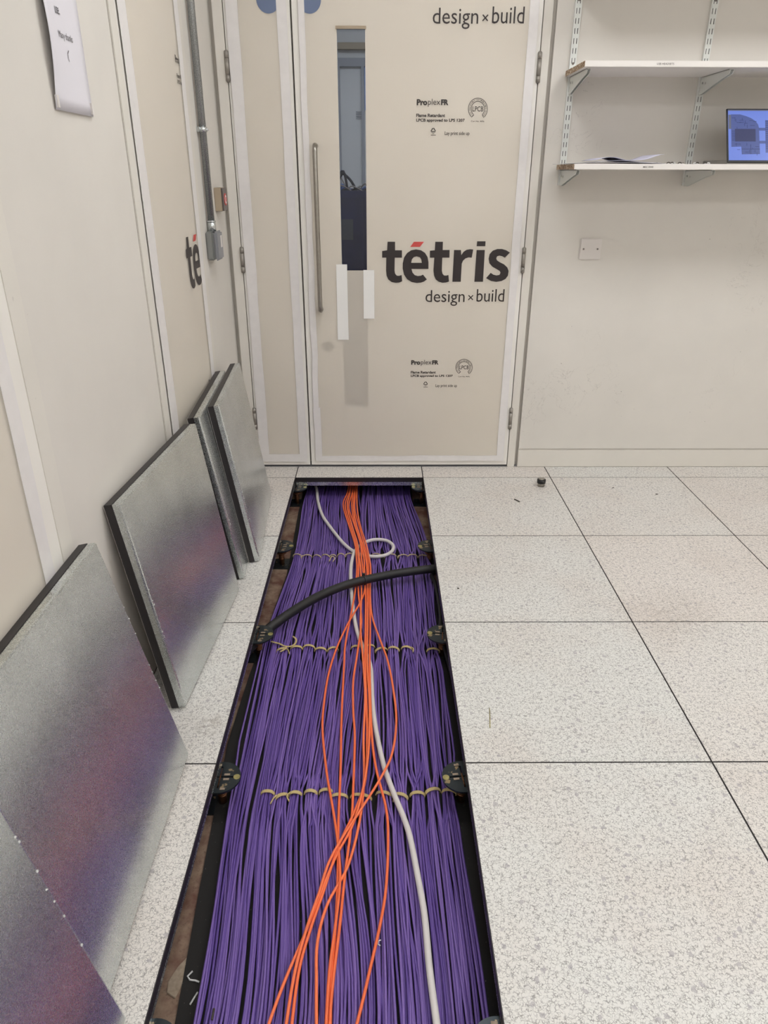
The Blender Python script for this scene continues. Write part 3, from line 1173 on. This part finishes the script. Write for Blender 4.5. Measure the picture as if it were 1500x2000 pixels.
NSLOT = [(4, 0.0), (5, -0.0056), (4, -0.0112)]
tie_slots = [((i - (n - 1) / 2) * 0.0067, z) for n, z in NSLOT for i in range(n)]
PUR_R = 0.0029
ysamp = [0.42 - 0.058 * i for i in range(64)]
tied = {0: set(range(14)), 1: set(range(1, 14)), 2: set(range(2, 14))}
for b in range(NB):
    rnd = random.Random(100 + b)
    order = list(range(13))
    rnd.shuffle(order)
    flat_x = [((k % 7) - 3) * 0.0061 + (0.0030 if k >= 7 else 0.0) for k in range(13)]
    for k in range(13):
        tx, tz = tie_slots[k]
        fx = flat_x[order[k]] if rnd.random() < 0.45 else (sorted(flat_x)[sorted(range(13), key=lambda q: tie_slots[q][0]).index(k)])
        fz = -rnd.random() * 0.011
        ph = [rnd.uniform(0, 6.28) for _ in range(6)]
        amp = rnd.uniform(0.0015, 0.0050)
        stray = rnd.random() < 0.10
        sw = rnd.choice((-1, 1)) * rnd.uniform(0.010, 0.020)
        pts = []
        for y in ysamp:
            w = 0.0
            for ri, ty in enumerate(TIE_Y):
                if b in tied[ri]:
                    w = max(w, 0.84 * math.exp(-((y - ty) / 0.060) ** 2))
            wob = amp * (math.sin(y * 6.3 + ph[0]) + 0.6 * math.sin(y * 13.1 + ph[1]))
            if stray:
                wob += sw * math.sin(y * 2.6 + ph[2]) ** 3
            k_ = spread(b, y)
            x = bundle_x(b, y) + w * tx * min(1.15, k_) + (1 - w) * (fx * 1.08 * k_ + wob)
            z = CAB_Z + w * tz + (1 - w) * (fz + 0.0022 * math.sin(y * 5.1 + ph[3]) - 0.001)
            if y > -0.05:
                z -= (y + 0.05) * 0.05
            x = min(max(x, 0.012), 0.612)
            z = max(z, MAT_Z + PUR_R)
            pts.append(Vector((x, y, z)))
        bm = bmesh.new()
        tube(bm, pts, PUR_R * rnd.uniform(0.95, 1.05), 7)
        o = fin(bm, 'data_cable', 'jacket_purple')
        where = ('in the untied outer bundles beside the black mat strip' if b < 2 else 'in the laced bundles between mat strip and orange cables' if b < 7 else
                 'in the laced bundles running under the orange cables' if b < 9 else 'in the laced bundles on the door-stop side of the orange cables' if b < 13 else
                 'in the outermost laced bundle beside the open tiles')
        tag(o, 'purple data cable ' + where, 'cable', 'purple data cables in the floor trench')

# ------------------------------------------------------------------ lacing ties over the bundles
tie_rows = ('tie row by the loop of white cable', 'tie row below the thick black cable', 'tie row nearest the loose orange fan')
for ri, ty in enumerate(TIE_Y):
    rnd = random.Random(50 + ri)
    for b in sorted(tied[ri]):
        if ri == 1 and b in (6, 12):
            continue
        if ri == 2 and b == 8:
            hw = 0.026
        else:
            hw = 0.0182 * min(1.12, spread(b, ty)) + rnd.uniform(-0.001, 0.0015)
        bxx = bundle_x(b, ty) + rnd.uniform(-0.0015, 0.0015)
        yy = ty + rnd.uniform(-0.010, 0.010)
        sk = rnd.uniform(-0.006, 0.006)
        thin = ri == 0
        pts = []
        for i in range(11):
            a = PI * (1.12 - 1.24 * i / 10)
            pts.append(Vector((bxx + hw * math.cos(a), yy + sk * math.cos(a), CAB_Z - 0.0075 + 0.0135 * math.sin(a))))
        bm = bmesh.new()
        if thin:
            tube(bm, pts, 0.0024, 6)
        else:
            tube(bm, pts, 0.0054, 8, flat=0.34)
        if rnd.random() < 0.45:                       # loose tail and knot
            s = rnd.choice((-1, 1))
            p0 = Vector((bxx + s * hw * 0.8, yy, CAB_Z + 0.003))
            tail = catmull([p0, p0 + Vector((s * 0.006, -0.012, 0.002)), p0 + Vector((s * rnd.uniform(-0.004, 0.012), -0.028, 0.001))], 4)
            tube(bm, tail, 0.0014 if thin else 0.0019, 6)
        o = fin(bm, 'cable_tie', 'twine' if thin else 'tie_tan')
        tag(o, ('thin tan twine lacing one purple cable bundle near the white loop', 'tan ribbon tie round a purple bundle past the thick black cable', 'tan perforated ribbon tie round a purple bundle where the orange cables cross')[ri], 'cable tie', 'cable ' + tie_rows[ri])
# one tie that has come undone
pz = CAB_Z + 0.0065
pts = [at(u, v, 2, pz) for u, v in ((529, 1253), (545, 1257), (556, 1262), (569, 1262), (577, 1256), (578, 1248), (572, 1243))]
bm = bmesh.new()
tube(bm, catmull(pts, 4), 0.0034, 8, flat=0.5)
pts = [at(u, v, 2, pz) for u, v in ((560, 1262), (556, 1268), (547, 1273))]
tube(bm, catmull(pts, 4), 0.0030, 8, flat=0.5)
tag(fin(bm, 'cable_tie', 'tie_tan'), 'undone tan tie with a curled loose end by the thick black cable', 'cable tie')
pts = [at(u, v, 2, pz) for u, v in ((643, 1096), (648, 1087), (654, 1090), (650, 1097))]
bm = bmesh.new()
tube(bm, catmull(pts, 4), 0.0022, 6)
tag(fin(bm, 'cable_tie', 'twine'), 'knotted scrap of twine on the purple cables left of the white loop', 'cable tie')['label'] = 'knotted scrap of twine on the purple bundles beside the white cable'

# ------------------------------------------------------------------ white cable with its loop
WZ = CAB_Z + PUR_R + 0.0075
wpx = [(612, 935), (618, 953), (621, 979), (630, 1007), (647, 1032), (666, 1056), (683, 1072), (703, 1083), (727, 1087), (750, 1085), (765, 1077), (768, 1066), (755, 1056), (732, 1054), (712, 1060), (695, 1074), (688, 1092), (685, 1115), (686, 1150), (691, 1200), (700, 1241), (714, 1275), (724, 1305), (727, 1365), (733, 1419), (749, 1493), (770, 1552), (797, 1621), (815, 1707), (829, 1787), (839, 1893), (853, 2000), (866, 2100), (880, 2230)]
wpts = []
for i, (u, v) in enumerate(wpx):
    p = at(u, v, 2, WZ)
    lift = 0.0
    if 9 <= i <= 15:
        lift = 0.0
    wpts.append(p + Vector((0, 0, lift)))
wpts[0] = Vector((wpts[0].x - 0.02, 0.30, WZ - 0.015))
wpts[1].z -= 0.004
wsm = catmull(wpts, 6)
bm = bmesh.new()
tube(bm, wsm, 0.0070, 12)
tag(fin(bm, 'power_cable', 'white_jacket'), 'thick white cable that makes a loop beside the orange cables', 'cable')

# ------------------------------------------------------------------ orange cables
oz = CAB_Z + PUR_R + 0.0030
strands = {
    'B': [(693, 1159), (683, 1212), (674, 1262), (672, 1300), (667, 1403), (665, 1509), (661, 1600), (660, 1700), (656, 1800), (648, 1893), (645, 2000), (640, 2200)],
    'C': [(700, 1159), (706, 1212), (698, 1275), (690, 1330), (690, 1390), (693, 1440), (690, 1536), (686, 1611), (674, 1707), (663, 1813), (650, 1920), (644, 2000), (636, 2200)],
    'D': [(706, 1159), (704, 1221), (709, 1290), (713, 1360), (710, 1440), (711, 1520), (703, 1600), (680, 1690), (640, 1765), (620, 1840), (618, 1920), (618, 2000), (618, 2200)],
    'A': [(711, 1159), (678, 1221), (656, 1270), (641, 1320), (632, 1380), (630, 1429), (638, 1509), (650, 1579), (660, 1648), (664, 1720), (656, 1800), (644, 1893), (637, 2000), (628, 2200)],
    'H': [(714, 1159), (714, 1221), (713, 1290), (716, 1380), (717, 1440), (714, 1520), (695, 1579), (661, 1653), (631, 1744), (607, 1813), (585, 1890), (570, 2000), (550, 2200)],
    'E': [(718, 1159), (718, 1221), (717, 1290), (722, 1387), (717, 1493), (693, 1600), (655, 1675), (618, 1765), (591, 1835), (559, 1909), (525, 2000), (460, 2200)],
    'F': [(721, 1159), (723, 1221), (722, 1290), (725, 1413), (733, 1493), (754, 1579), (758, 1643), (754, 1733), (743, 1803), (725, 1883), (697, 2000), (640, 2200)],
    'G': [(723, 1159), (727, 1205), (744, 1254), (757, 1290), (767, 1339), (774, 1403), (767, 1467), (746, 1515), (703, 1584), (671, 1632), (642, 1685), (623, 1744), (599, 1813), (577, 1893), (559, 2000), (530, 2200)]}
topL = [(681, 945), (679, 960), (670, 985), (679, 1019), (693, 1062), (696, 1090), (697, 1113)]
topR = [(698, 945), (697, 960), (698, 996), (704, 1028), (715, 1062), (721, 1090), (724, 1113)]
for si, key in enumerate('BCDAHEFG'):
    s = si / 7.0
    rnd = random.Random(300 + si)
    px = []
    for (a, b) in zip(topL, topR):
        j = 0 if si in (0, 7) else rnd.uniform(-1.6, 1.6)
        px.append((a[0] + (b[0] - a[0]) * s + j, a[1] + (b[1] - a[1]) * s))
    px += strands[key]
    pts = []
    for (u, v) in px:
        p = at(u, v, 2, oz)
        d = min(((p.x - q.x) ** 2 + (p.y - q.y) ** 2) ** 0.5 for q in wsm[::3])
        lift = 0.0160 * max(0.0, 1 - (d / 0.060) ** 2) ** 0.5 + 0.0016 * (si % 4) + (0.003 if key in 'EGH' else 0)
        p = at(u, v, 2, oz + lift)
        pts.append(p)
    pts[0] = Vector((pts[0].x, 0.32, oz - 0.018))
    bm = bmesh.new()
    tube(bm, catmull(pts, 5), 0.0032, 8)
    tag(fin(bm, 'fibre_cable', 'jacket_orange'), {'A': 'thin orange cable bowing out towards the leaning panels', 'G': 'thin orange cable bowing out and crossing over the white cable', 'F': 'thin orange cable lying apart from the others beside the white cable'}.get(key, 'thin orange cable in the middle of the strands over the purple bundles'), 'cable', 'orange cables across the trench')

# ------------------------------------------------------------------ thick black cable across the trench
BZ = -0.0590
bpx = [(480, 1262), (517, 1228), (563, 1200), (616, 1168), (666, 1146), (711, 1133), (769, 1121), (810, 1115), (846, 1111)]
bp = [at(u, v, 2, BZ) for u, v in bpx]
bp[0].z = -0.082
bp[1].z = -0.072
bp.append(Vector((0.66, bp[-1].y + 0.01, -0.066)))
blk = empty('armoured_cable', tuple(bp[5]))
tag(blk, 'thick black cable crossing the trench over all other cables', 'cable')
bm = bmesh.new()
tube(bm, [p - bp[5] for p in catmull(bp, 6)], 0.0160, 16)
fin(bm, 'jacket', 'rubber_black', blk)
bm = bmesh.new()
ax = (bp[6] - bp[4]).normalized()
tube(bm, [ax.orthogonal().normalized() * 0.0168 * math.cos(a) + ax.cross(ax.orthogonal().normalized()) * 0.0168 * math.sin(a) for a in [i * PI / 10 for i in range(21)]], 0.0024, 6, up=ax)
box(bm, -0.006, 0.004, 0.006, 0.016, 0.006, 0.021)
fin(bm, 'strap', 'rubber_black', blk)
# slimmer black cable down the door-stop side
sp = [at(u, v, 2, -0.085) for u, v in ((843, 1122), (850, 1140), (857, 1175), (861, 1205), (863, 1240))]
sp = [Vector((0.640, sp[0].y + 0.03, -0.085))] + sp + [Vector((0.625, -1.45, -0.10))]
bm = bmesh.new()
tube(bm, catmull(sp, 5), 0.0075, 10)
tag(fin(bm, 'power_cable', 'rubber_black'), 'slim black cable along the edge of the open tiles below the thick one', 'cable')

# ------------------------------------------------------------------ scraps in the trench
def scrap(name, px, z, r, mat, label, cat, group=None, flat=1.0):
    bm = bmesh.new()
    tube(bm, [at(u, v, 2, z) for u, v in px], r, 6, flat=flat)
    tag(fin(bm, name, mat), label, cat, group)


scrap('cable_clipping', [(376, 1897), (366, 1907), (371, 1914), (381, 1915), (389, 1918)], MAT_Z + 0.0018, 0.0019, 'clip_white', 'bent white clipping on the black mat', 'scrap')
scrap('cable_clipping', [(386, 1938), (371, 1962)], MAT_Z + 0.0018, 0.0019, 'clip_white', 'straight white clipping on the black mat', 'scrap')
scrap('plastic_scrap', [(744, 1836), (739, 1838), (738, 1844), (743, 1847)], CAB_Z + PUR_R + 0.001, 0.0014, 'clip_white', 'small white curl of plastic on the purple cables', 'scrap')
scrap('wood_splinter', [(418, 1970), (414, 1992)], CAB_Z + PUR_R + 0.001, 0.0022, 'chip_dark', 'brown splinter lying on the purple cables', 'scrap')
bm = bmesh.new()
c0 = at(346, 1920, 2, VOID)
pts = [(c0.x + x, c0.y + y, VOID) for x, y in ((0.008, 0.05), (-0.006, 0.03), (-0.018, 0.0), (-0.014, -0.02), (0.004, -0.03), (0.012, 0.0))]
prism(bm, pts, (0, 0, 0.003))
tag(fin(bm, 'putty_blob', 'pale_zinc', bevel=0.001), 'pale blob of filler stuck to the slab beside the mat', 'scrap')

# ------------------------------------------------------------------ shelving on the far wall
RAIL_X = (1.1435, 1.656, 2.168)
RZ0, SP = 1.2495, 0.032
for ri, rx in enumerate(RAIL_X):
    o = empty('shelf_upright', (rx, D, RZ0))
    tag(o, ('slotted metal upright beside the double door frame', 'slotted metal upright beside the laptop', 'slotted metal upright past the laptop')[ri], 'shelf upright', 'slotted shelf uprights')
    L = 0.85
    bm = bmesh.new()
    for (xa, xb) in ((-0.0125, -0.0069), (-0.0041, 0.0041), (0.0069, 0.0125)):      # front web either side of the slots
        box(bm, xa, xb, -0.0125, -0.0111, 0, L)
    zs = [0.020 + k * SP for k in range(26) if 0.020 + k * SP <= L - 0.02]
    for (za, zb) in zip([0.0] + [z + 0.009 for z in zs], [z - 0.009 for z in zs] + [L]):   # bridges between the slots
        for q in (-1, 1):
            box(bm, q * 0.0055 - 0.0014, q * 0.0055 + 0.0014, -0.0125, -0.0111, za, zb)
    box(bm, -0.0125, -0.0111, -0.0111, -0.0005, 0, L)
    box(bm, 0.0111, 0.0125, -0.0111, -0.0005, 0, L)
    box(bm, -0.0111, 0.0111, -0.0111, -0.0005, 0, 0.0014)
    fin(bm, 'channel', 'rail_metal', o)
    bm = bmesh.new()                              # dark liner added so the slots look shaded
    box(bm, -0.0111, 0.0111, -0.0013, -0.0005, 0.0014, L)
    box(bm, -0.0110, -0.0102, -0.0110, -0.0013, 0.0014, L)
    box(bm, 0.0102, 0.0110, -0.0110, -0.0013, 0.0014, L)
    box(bm, -0.0005, 0.0005, -0.0110, -0.0013, 0.0014, L)
    fin(bm, 'shade_liner', 'slot_shade_grey', o)
    for z in (0.4265, 0.63):
        bm = bmesh.new()
        cyl(bm, (0, -0.0115, z), (0, -0.0140, z), 0.0045, n=12)
        fin(bm, 'screw', 'screw_grey', o)

SHELF = ((1.306, 1.325, 'lower'), (1.632, 1.651, 'upper'), (1.955, 1.974, 'top'))
for (z0, z1, nm) in SHELF:
    o = empty('shelf_board', (1.118, D, z0))
    tag(o, {'lower': 'white shelf board carrying the papers and laptop', 'upper': 'white shelf board labelled for headsets above the laptop', 'top': 'white shelf board mounted highest on the uprights'}[nm], 'shelf', 'white shelf boards')
    bm = bmesh.new()
    box(bm, 0.0012, 1.35, -0.300, -0.014, 0, z1 - z0)
    fin(bm, 'board', 'shelf_white', o, bevel=0.0008)
    bm = bmesh.new()
    box(bm, -0.0004, 0.0016, -0.299, -0.015, 0.0006, z1 - z0 - 0.0006)
    fin(bm, 'raw_end', 'chipboard', o)
    if nm == 'upper':
        a, b = at(1283, 125.0, 1, D - 0.3005), at(1317.5, 119.6, 1, D - 0.3005)
        print_block('label_print', glyphs('USB HEADSETS', a.x - 1.118, b.x - 1.118, 0.0065, 0.0125, 0.0), 'ink_soft', o, lambda x, z: (x, -0.3005, z))
    if nm == 'lower':
        a, b = at(1256, 327, 1, D - 0.3005), at(1276.5, 322.5, 1, D - 0.3005)
        print_block('label_print', glyphs('MISC HWD', a.x - 1.118, b.x - 1.118, 0.006, 0.0115, 0.01), 'ink_soft', o, lambda x, z: (x, -0.3005, z))
    for ri, rx in enumerate(RAIL_X):
        br = empty('shelf_bracket', (rx, D, z0))
        where = ('beside the double door', 'beside the laptop', 'past the laptop')[ri]
        tag(br, 'grey metal bracket %s under the %s' % (where, {'lower': 'paper shelf', 'upper': 'headset shelf', 'top': 'highest shelf'}[nm]), 'bracket', 'grey shelf brackets')
        for s in (-1, 1):                         # folded sheet: two cheeks and a top flange
            bm = bmesh.new()
            prof = [(-0.012, 0.0), (-0.255, 0.0), (-0.268, -0.006), (-0.262, -0.016), (-0.200, -0.026), (-0.100, -0.046), (-0.040, -0.058), (-0.012, -0.060)]
            hl = [[(yy - 0.008, zz - 0.004), (yy + 0.004, zz - 0.004), (yy + 0.004, zz + 0.003), (yy - 0.008, zz + 0.003)] for yy, zz in ((-0.030, -0.021), (-0.060, -0.024))]
            plate(bm, prof, hl, lambda y, z, s=s: (s * 0.0055 - 0.0008, y, z), (0.0016, 0, 0))
            fin(bm, 'cheek', 'rail_metal', br)
        boxo('flange', (-0.0063, 0.0063, -0.262, -0.012, -0.0022, -0.0003), 'rail_metal', br)

# papers on the lower shelf
SZ = 1.3252


def paper_sheet(name, x0, x1, y0, y1, zf, mat, label, group):
    bm = bmesh.new()
    nx_, ny_ = 20, 5
    g = [[bm.verts.new((x0 + (x1 - x0) * i / nx_, y0 + (y1 - y0) * j / ny_, SZ + zf(i / nx_, j / ny_))) for i in range(nx_ + 1)] for j in range(ny_ + 1)]
    for j in range(ny_):
        for i in range(nx_):
            bm.faces.new((g[j][i], g[j][i + 1], g[j + 1][i + 1], g[j + 1][i]))
    o = fin(bm, name, mat, None, smooth=True)
    m = o.modifiers.new('thickness', 'SOLIDIFY')
    m.thickness = 0.0008
    m.offset = 1
    tag(o, label, 'paper', group)


grp = 'loose papers on the lower shelf'
ss = lambda a, b, x: max(0, min(1, (x - a) / (b - a))) ** 2 * (3 - 2 * max(0, min(1, (x - a) / (b - a))))
paper_sheet('paper_sheet', 1.085, 1.46, -0.16, 0.05, lambda s, q: 0.0004 + 0.004 * math.sin(PI * s), 'paper', 'flat white paper overhanging the raw shelf end', grp)
paper_sheet('paper_sheet', 1.21, 1.44, -0.16, 0.05, lambda s, q: 0.007 + 0.004 * math.sin(5 * s), 'paper_blue', 'bluish paper in the middle of the curled pile', grp)
paper_sheet('paper_sheet', 1.20, 1.45, -0.155, 0.05, lambda s, q: 0.012 + 0.010 * math.sin(PI * min(1, s * 2.2)) * (1 - ss(0.3, 0.6, s)) + 0.020 * ss(0.55, 1.0, s) ** 2, 'paper_blue', 'bluish paper on the pile with one corner curling up', grp)
# small fixings lying on the shelf
for i, (u, kind_) in enumerate(((1283, 0), (1306, 1), (1313, 1), (1317, 2), (1328, 1), (1334, 0), (1357, 2), (1362, 1), (1378, 1), (1384, 2))):
    p = at(u, 317, 1, -0.12)
    o = empty('cable_clip', (p.x, -0.12, SZ))
    tag(o, 'small plastic fixing lying on the shelf between papers and laptop', 'fixing', 'small fixings on the lower shelf')
    bm = bmesh.new()
    r = (0.004, 0.006, 0.005)[kind_]
    pts = [Vector((r * math.cos(a), 0, 0.0016 + r * 0.7 * math.sin(a))) for a in [PI * k / 8 for k in range(9)]]
    tube(bm, pts, 0.0016, 6, up=Vector((0, 1, 0)))
    fin(bm, 'hoop', ('wire_grey', 'chip_dark', 'clip_white')[kind_], o)
    boxo('foot', (-r, r, -0.004, 0.004, 0.0, 0.0018), 'clip_white', o)

# laptop standing on the lower shelf
lp_b = at(1421, 316, 1, -0.140)
lap = empty('laptop', (lp_b.x, -0.140, SZ))
tag(lap, 'open laptop showing a blue floor plan on the lower shelf', 'laptop')
boxo('base', (0.0, 0.325, 0.004, 0.225, 0.0, 0.014), 'laptop_silver', lap, bevel=0.002)
lap.children[0].rotation_euler = (0, 0, 0)
scr = empty('screen', (0, 0, 0.006))
scr.parent = lap
scr.rotation_euler = (-math.radians(27), 0, 0)
LW, LH = 0.325, 0.205
boxo('lid', (0, LW, 0.0, 0.006, 0, LH), 'laptop_black', scr, bevel=0.0015)


def srect(name, mat, rects, y):
    bm = bmesh.new()
    for (a, b, c, d) in rects:
        box(bm, a, b, y, y + 0.0006, c, d)
    return fin(bm, name, mat, scr)


# plan drawn in screen fractions; 1429 x 2000 enlargement: 0.0147 m per 100 px
S0 = lambda px: (px - 190) * 0.0001285
T0 = lambda py: LH - (py - 290) * 0.0001285
srect('display', 'screen_blue', [(0.005, LW - 0.005, 0.008, LH - 0.005)], -0.0006)
srect('tool_bar', 'screen_grey', [(0.005, LW - 0.005, LH - 0.0092, LH - 0.005), (0.006, 0.016, T0(900), T0(480))], -0.0009)
bm = bmesh.new()
wing = [(S0(310), T0(470))] + [(S0(x), T0(y)) for x, y in ((580, 470), (750, 520), (900, 580), (1030, 670), (1100, 770), (1125, 870), (1140, 1640), (610, 1650), (600, 1420), (310, 1430))]
prism(bm, [(x, -0.0010, z) for x, z in wing], (0, 0.0004, 0))
fin(bm, 'plan_wing', 'screen_mid', scr)
srect('plan_wing', 'screen_mid', [(S0(1310), S0(2300), T0(1600), T0(640)), (S0(1120), S0(1320), T0(945), T0(865)), (S0(1120), S0(1320), T0(1330), T0(1250))], -0.0010)
for r_ in ((S0(420), S0(1020), T0(1270), T0(900)), (S0(1480), S0(2100), T0(1250), T0(930))):
    srect('plan_core', 'screen_dark', [r_], -0.0014)
rl = []
rr = random.Random(5)
for k in range(26):
    x, y = rr.uniform(330, 1050), rr.choice((rr.uniform(560, 850), rr.uniform(1300, 1600)))
    if rr.random() < 0.5:
        rl.append((S0(x), S0(x + rr.uniform(60, 130)), T0(y + 9), T0(y)))
    else:
        rl.append((S0(x), S0(x + 9), T0(y + rr.uniform(40, 110)), T0(y)))
for k in range(9):
    rl.append((S0(330), S0(420), T0(950 + k * 36 + 10), T0(950 + k * 36)))
for k in range(14):
    rl.append((S0(1320), S0(1480), T0(660 + k * 62 + 12), T0(660 + k * 62)))
rl += [(S0(610), S0(1140), T0(1500), T0(1490)), (S0(870), S0(882), T0(1640), T0(1360))]
srect('plan_lines', 'screen_line', rl, -0.0016)

# ------------------------------------------------------------------ blank plate below the shelves
a, b = at(1132, 466, 1, D), at(1173, 506, 1, D)
bp_ = empty('blank_plate', ((a.x + b.x) / 2, D, (a.z + b.z) / 2))
tag(bp_, 'square white blank socket plate below the shelves', 'plate')
bm = bmesh.new()
box(bm, -0.046, 0.046, -0.007, 0.0, -0.043, 0.043)
fin(bm, 'plate', 'white_plastic', bp_, bevel=0.003)
for s in (-1, 1):
    bm = bmesh.new()
    cyl(bm, (s * 0.030, -0.0065, 0), (s * 0.030, -0.0082, 0), 0.0038, n=14)
    fin(bm, 'screw', 'screw_grey', bp_)

# ------------------------------------------------------------------ things on the floor
ds = at(1056.5, 949, 2, 0)
st = empty('door_stop', (ds.x, ds.y, 0))
tag(st, 'small round metal door stop with a black rubber ring', 'door stop')
bm = bmesh.new()
cyl(bm, (0, 0, 0), (0, 0, 0.018), 0.0165, n=24)
fin(bm, 'post', 'steel_brushed', st)
bm = bmesh.new()
cyl(bm, (0, 0, 0.016), (0, 0, 0.032), 0.0195, 0.0195, n=24)
cyl(bm, (0, 0, 0.032), (0, 0, 0.035), 0.0195, 0.0165, n=24)
fin(bm, 'rubber_ring', 'rubber_black', st)
bm = bmesh.new()
cyl(bm, (0, 0, 0.034), (0, 0, 0.0375), 0.0150, 0.0135, n=24)
fin(bm, 'cap', 'steel_brushed', st)
scrap('floor_chip', [(1004.5, 975), (1009, 977), (1015, 980)], 0.0022, 0.0024, 'chip_dark', 'dark splinter on the tile between door stop and trench', 'scrap')
scrap('floor_chip', [(1280.5, 965), (1285, 965)], 0.0018, 0.0019, 'chip_dark', 'short dark splinter on the tile under the laptop shelf', 'scrap')
scrap('floor_chip', [(1196, 953), (1199, 952)], 0.0014, 0.0015, 'chip_dark', 'tiny brown crumb on the tile past the door stop', 'scrap')
scrap('floor_chip', [(893, 1149), (897, 1149)], 0.0018, 0.0019, 'chip_dark', 'dark crumb on the tile beside the thick black cable end', 'scrap')
scrap('straw_bit', [(956, 1383), (957, 1400), (957, 1421)], 0.0012, 0.0011, 'brass', 'thin straw-coloured fibre on the tile beside the trench', 'scrap')

# ------------------------------------------------------------------ room beyond the door glass
cor = struct('wall_corridor_far')
tag(cor, 'grey wall and door seen through the door glass', kind='structure')
boxo('wall_panel', (-0.6, 1.5, 2.60, 2.68, 0.0, 2.5), 'corridor_grey', cor)
tag(boxo('wall_corridor_left', (-0.68, -0.6, 0.24, 2.68, 0.0, 2.5), 'corridor_grey'), kind='structure')
tag(boxo('wall_corridor_right', (1.5, 1.58, 0.24, 2.68, 0.0, 2.5), 'corridor_grey'), kind='structure')
tag(boxo('ceiling_corridor', (-0.68, 1.58, 0.235, 2.68, 2.5, 2.56), 'corridor_grey'), kind='structure')
tag(boxo('floor_corridor', (-0.68, 1.58, D + 0.012, 2.68, -0.045, 0.0), 'corridor_dark'), kind='structure')
z_h = at(690, 130, 1, 2.58).z
xa, xb = at(662, 200, 1, 2.58).x, at(706, 200, 1, 2.58).x
boxo('lintel', (-0.3, 1.2, 2.57, 2.60, z_h, z_h + 0.05), 'corridor_dark', cor)
boxo('jamb', (xa - 0.02, xa + 0.01, 2.57, 2.60, 0, z_h), 'corridor_dark', cor)
boxo('jamb', (xb, xb + 0.02, 2.57, 2.60, 0, z_h), 'corridor_dark', cor)
boxo('pelmet', (-0.5, 1.4, 2.55, 2.60, at(690, 97, 1, 2.58).z, at(690, 84, 1, 2.58).z), 'box_tan', cor)
boxo('side_window', (xb + 0.022, xb + 0.12, 2.585, 2.60, at(690, 215, 1, 2.58).z, z_h), 'corridor_window', cor)
bm = bmesh.new()
for k in range(4):
    z = at(690, 217 + 4.2 * k, 1, 2.58).z
    for q in range(5):
        xx = at(695 + 3.2 * q, 220, 1, 2.58).x
        box(bm, xx, xx + 0.011, 2.594, 2.5995, z - 0.008, z)
fin(bm, 'notice_lines', 'corridor_dark', cor)
cl = empty('corridor_light_offscreen', (0.45, 1.2, 2.5))
tag(cl, 'ceiling light of the corridor beyond the door glass', 'light')
boxo('diffuser', (-0.3, 0.3, -0.3, 0.3, -0.02, 0.002), 'lamp_diffuser_cool', cl)
boxo('frame', (-0.32, 0.32, -0.32, 0.32, -0.012, 0.003), 'white_plastic', cl)

bn = empty('waste_bin', (0.29, 0.78, 0))
tag(bn, 'tall dark blue bin full of cables seen through the door glass', 'bin')
BT = at(690, 374, 1, 0.52).z
bm = bmesh.new()
lo = [bm.verts.new(p) for p in ((-0.22, -0.20, 0), (0.22, -0.20, 0), (0.22, 0.22, 0), (-0.22, 0.22, 0))]
hi = [bm.verts.new(p) for p in ((-0.28, -0.26, BT), (0.28, -0.26, BT), (0.28, 0.28, BT), (-0.28, 0.28, BT))]
hi2 = [bm.verts.new(p) for p in ((-0.265, -0.245, BT), (0.265, -0.245, BT), (0.265, 0.265, BT), (-0.265, 0.265, BT))]
lo2 = [bm.verts.new(p) for p in ((-0.25, -0.23, BT - 0.10), (0.25, -0.23, BT - 0.10), (0.25, 0.25, BT - 0.10), (-0.25, 0.25, BT - 0.10))]
bm.faces.new(lo[::-1])
for r0, r1 in ((lo, hi), (hi, hi2), (hi2, lo2)):
    for k in range(4):
        bm.faces.new((r0[k], r0[(k + 1) % 4], r1[(k + 1) % 4], r1[k]))
bm.faces.new(lo2)
fin(bm, 'body', 'bin_blue', bn)
bm = bmesh.new()
for (a, b, c, d) in ((-0.29, 0.29, -0.275, -0.255), (-0.29, 0.29, 0.275, 0.295), (-0.29, -0.275, -0.255, 0.275), (0.275, 0.29, -0.255, 0.275)):
    box(bm, a, b, c, d, BT - 0.028, BT + 0.004)
fin(bm, 'rim', 'bin_blue', bn, bevel=0.003)
bm = bmesh.new()
box(bm, 0.018, 0.032, -0.268, -0.235, 0.3, BT - 0.03)
fin(bm, 'rib', 'bin_blue', bn)
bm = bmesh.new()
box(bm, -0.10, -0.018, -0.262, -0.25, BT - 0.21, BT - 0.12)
fin(bm, 'grey_patch', 'bin_patch', bn)  # flat grey patch on the bin front
rnd = random.Random(21)
for i in range(34):
    m = ('wire_blue', 'wire_grey', 'wire_dark', 'wire_grey', 'wire_dark')[i % 5]
    x0, y0 = rnd.uniform(-0.16, 0.10), rnd.uniform(-0.22, -0.08)
    pts = [Vector((x0, y0, BT - 0.09))]
    ang = rnd.uniform(-0.7, 0.7) + (PI if rnd.random() < 0.5 else 0)
    ln = rnd.uniform(0.10, 0.24)
    hgt = rnd.uniform(0.085, 0.125) if i % 4 else rnd.uniform(0.12, 0.17)
    for k in range(1, 5):
        s = k / 4
        pts.append(Vector((x0 + ln * s * math.cos(ang), y0 + 0.3 * ln * s * math.sin(ang), BT - 0.09 + hgt * math.sin(PI * min(1, 0.25 + s * 0.75)) + 0.02 * s)))
    pts = [p + Vector((0.29, 0.78, 0)) for p in pts]
    bm = bmesh.new()
    tube(bm, catmull(pts, 4), 0.006 if m != 'wire_grey' else 0.003, 7)
    tag(fin(bm, 'scrap_wire', m), {'wire_blue': 'blue scrap wire curling out of the bin', 'wire_grey': 'pale thin scrap wire on top of the bin', 'wire_dark': 'dark scrap wire arching over the bin rim'}[m], 'wire', 'scrap wires in the blue bin')

bpy.data.objects.remove(_fo)
bpy.data.curves.remove(_fc)
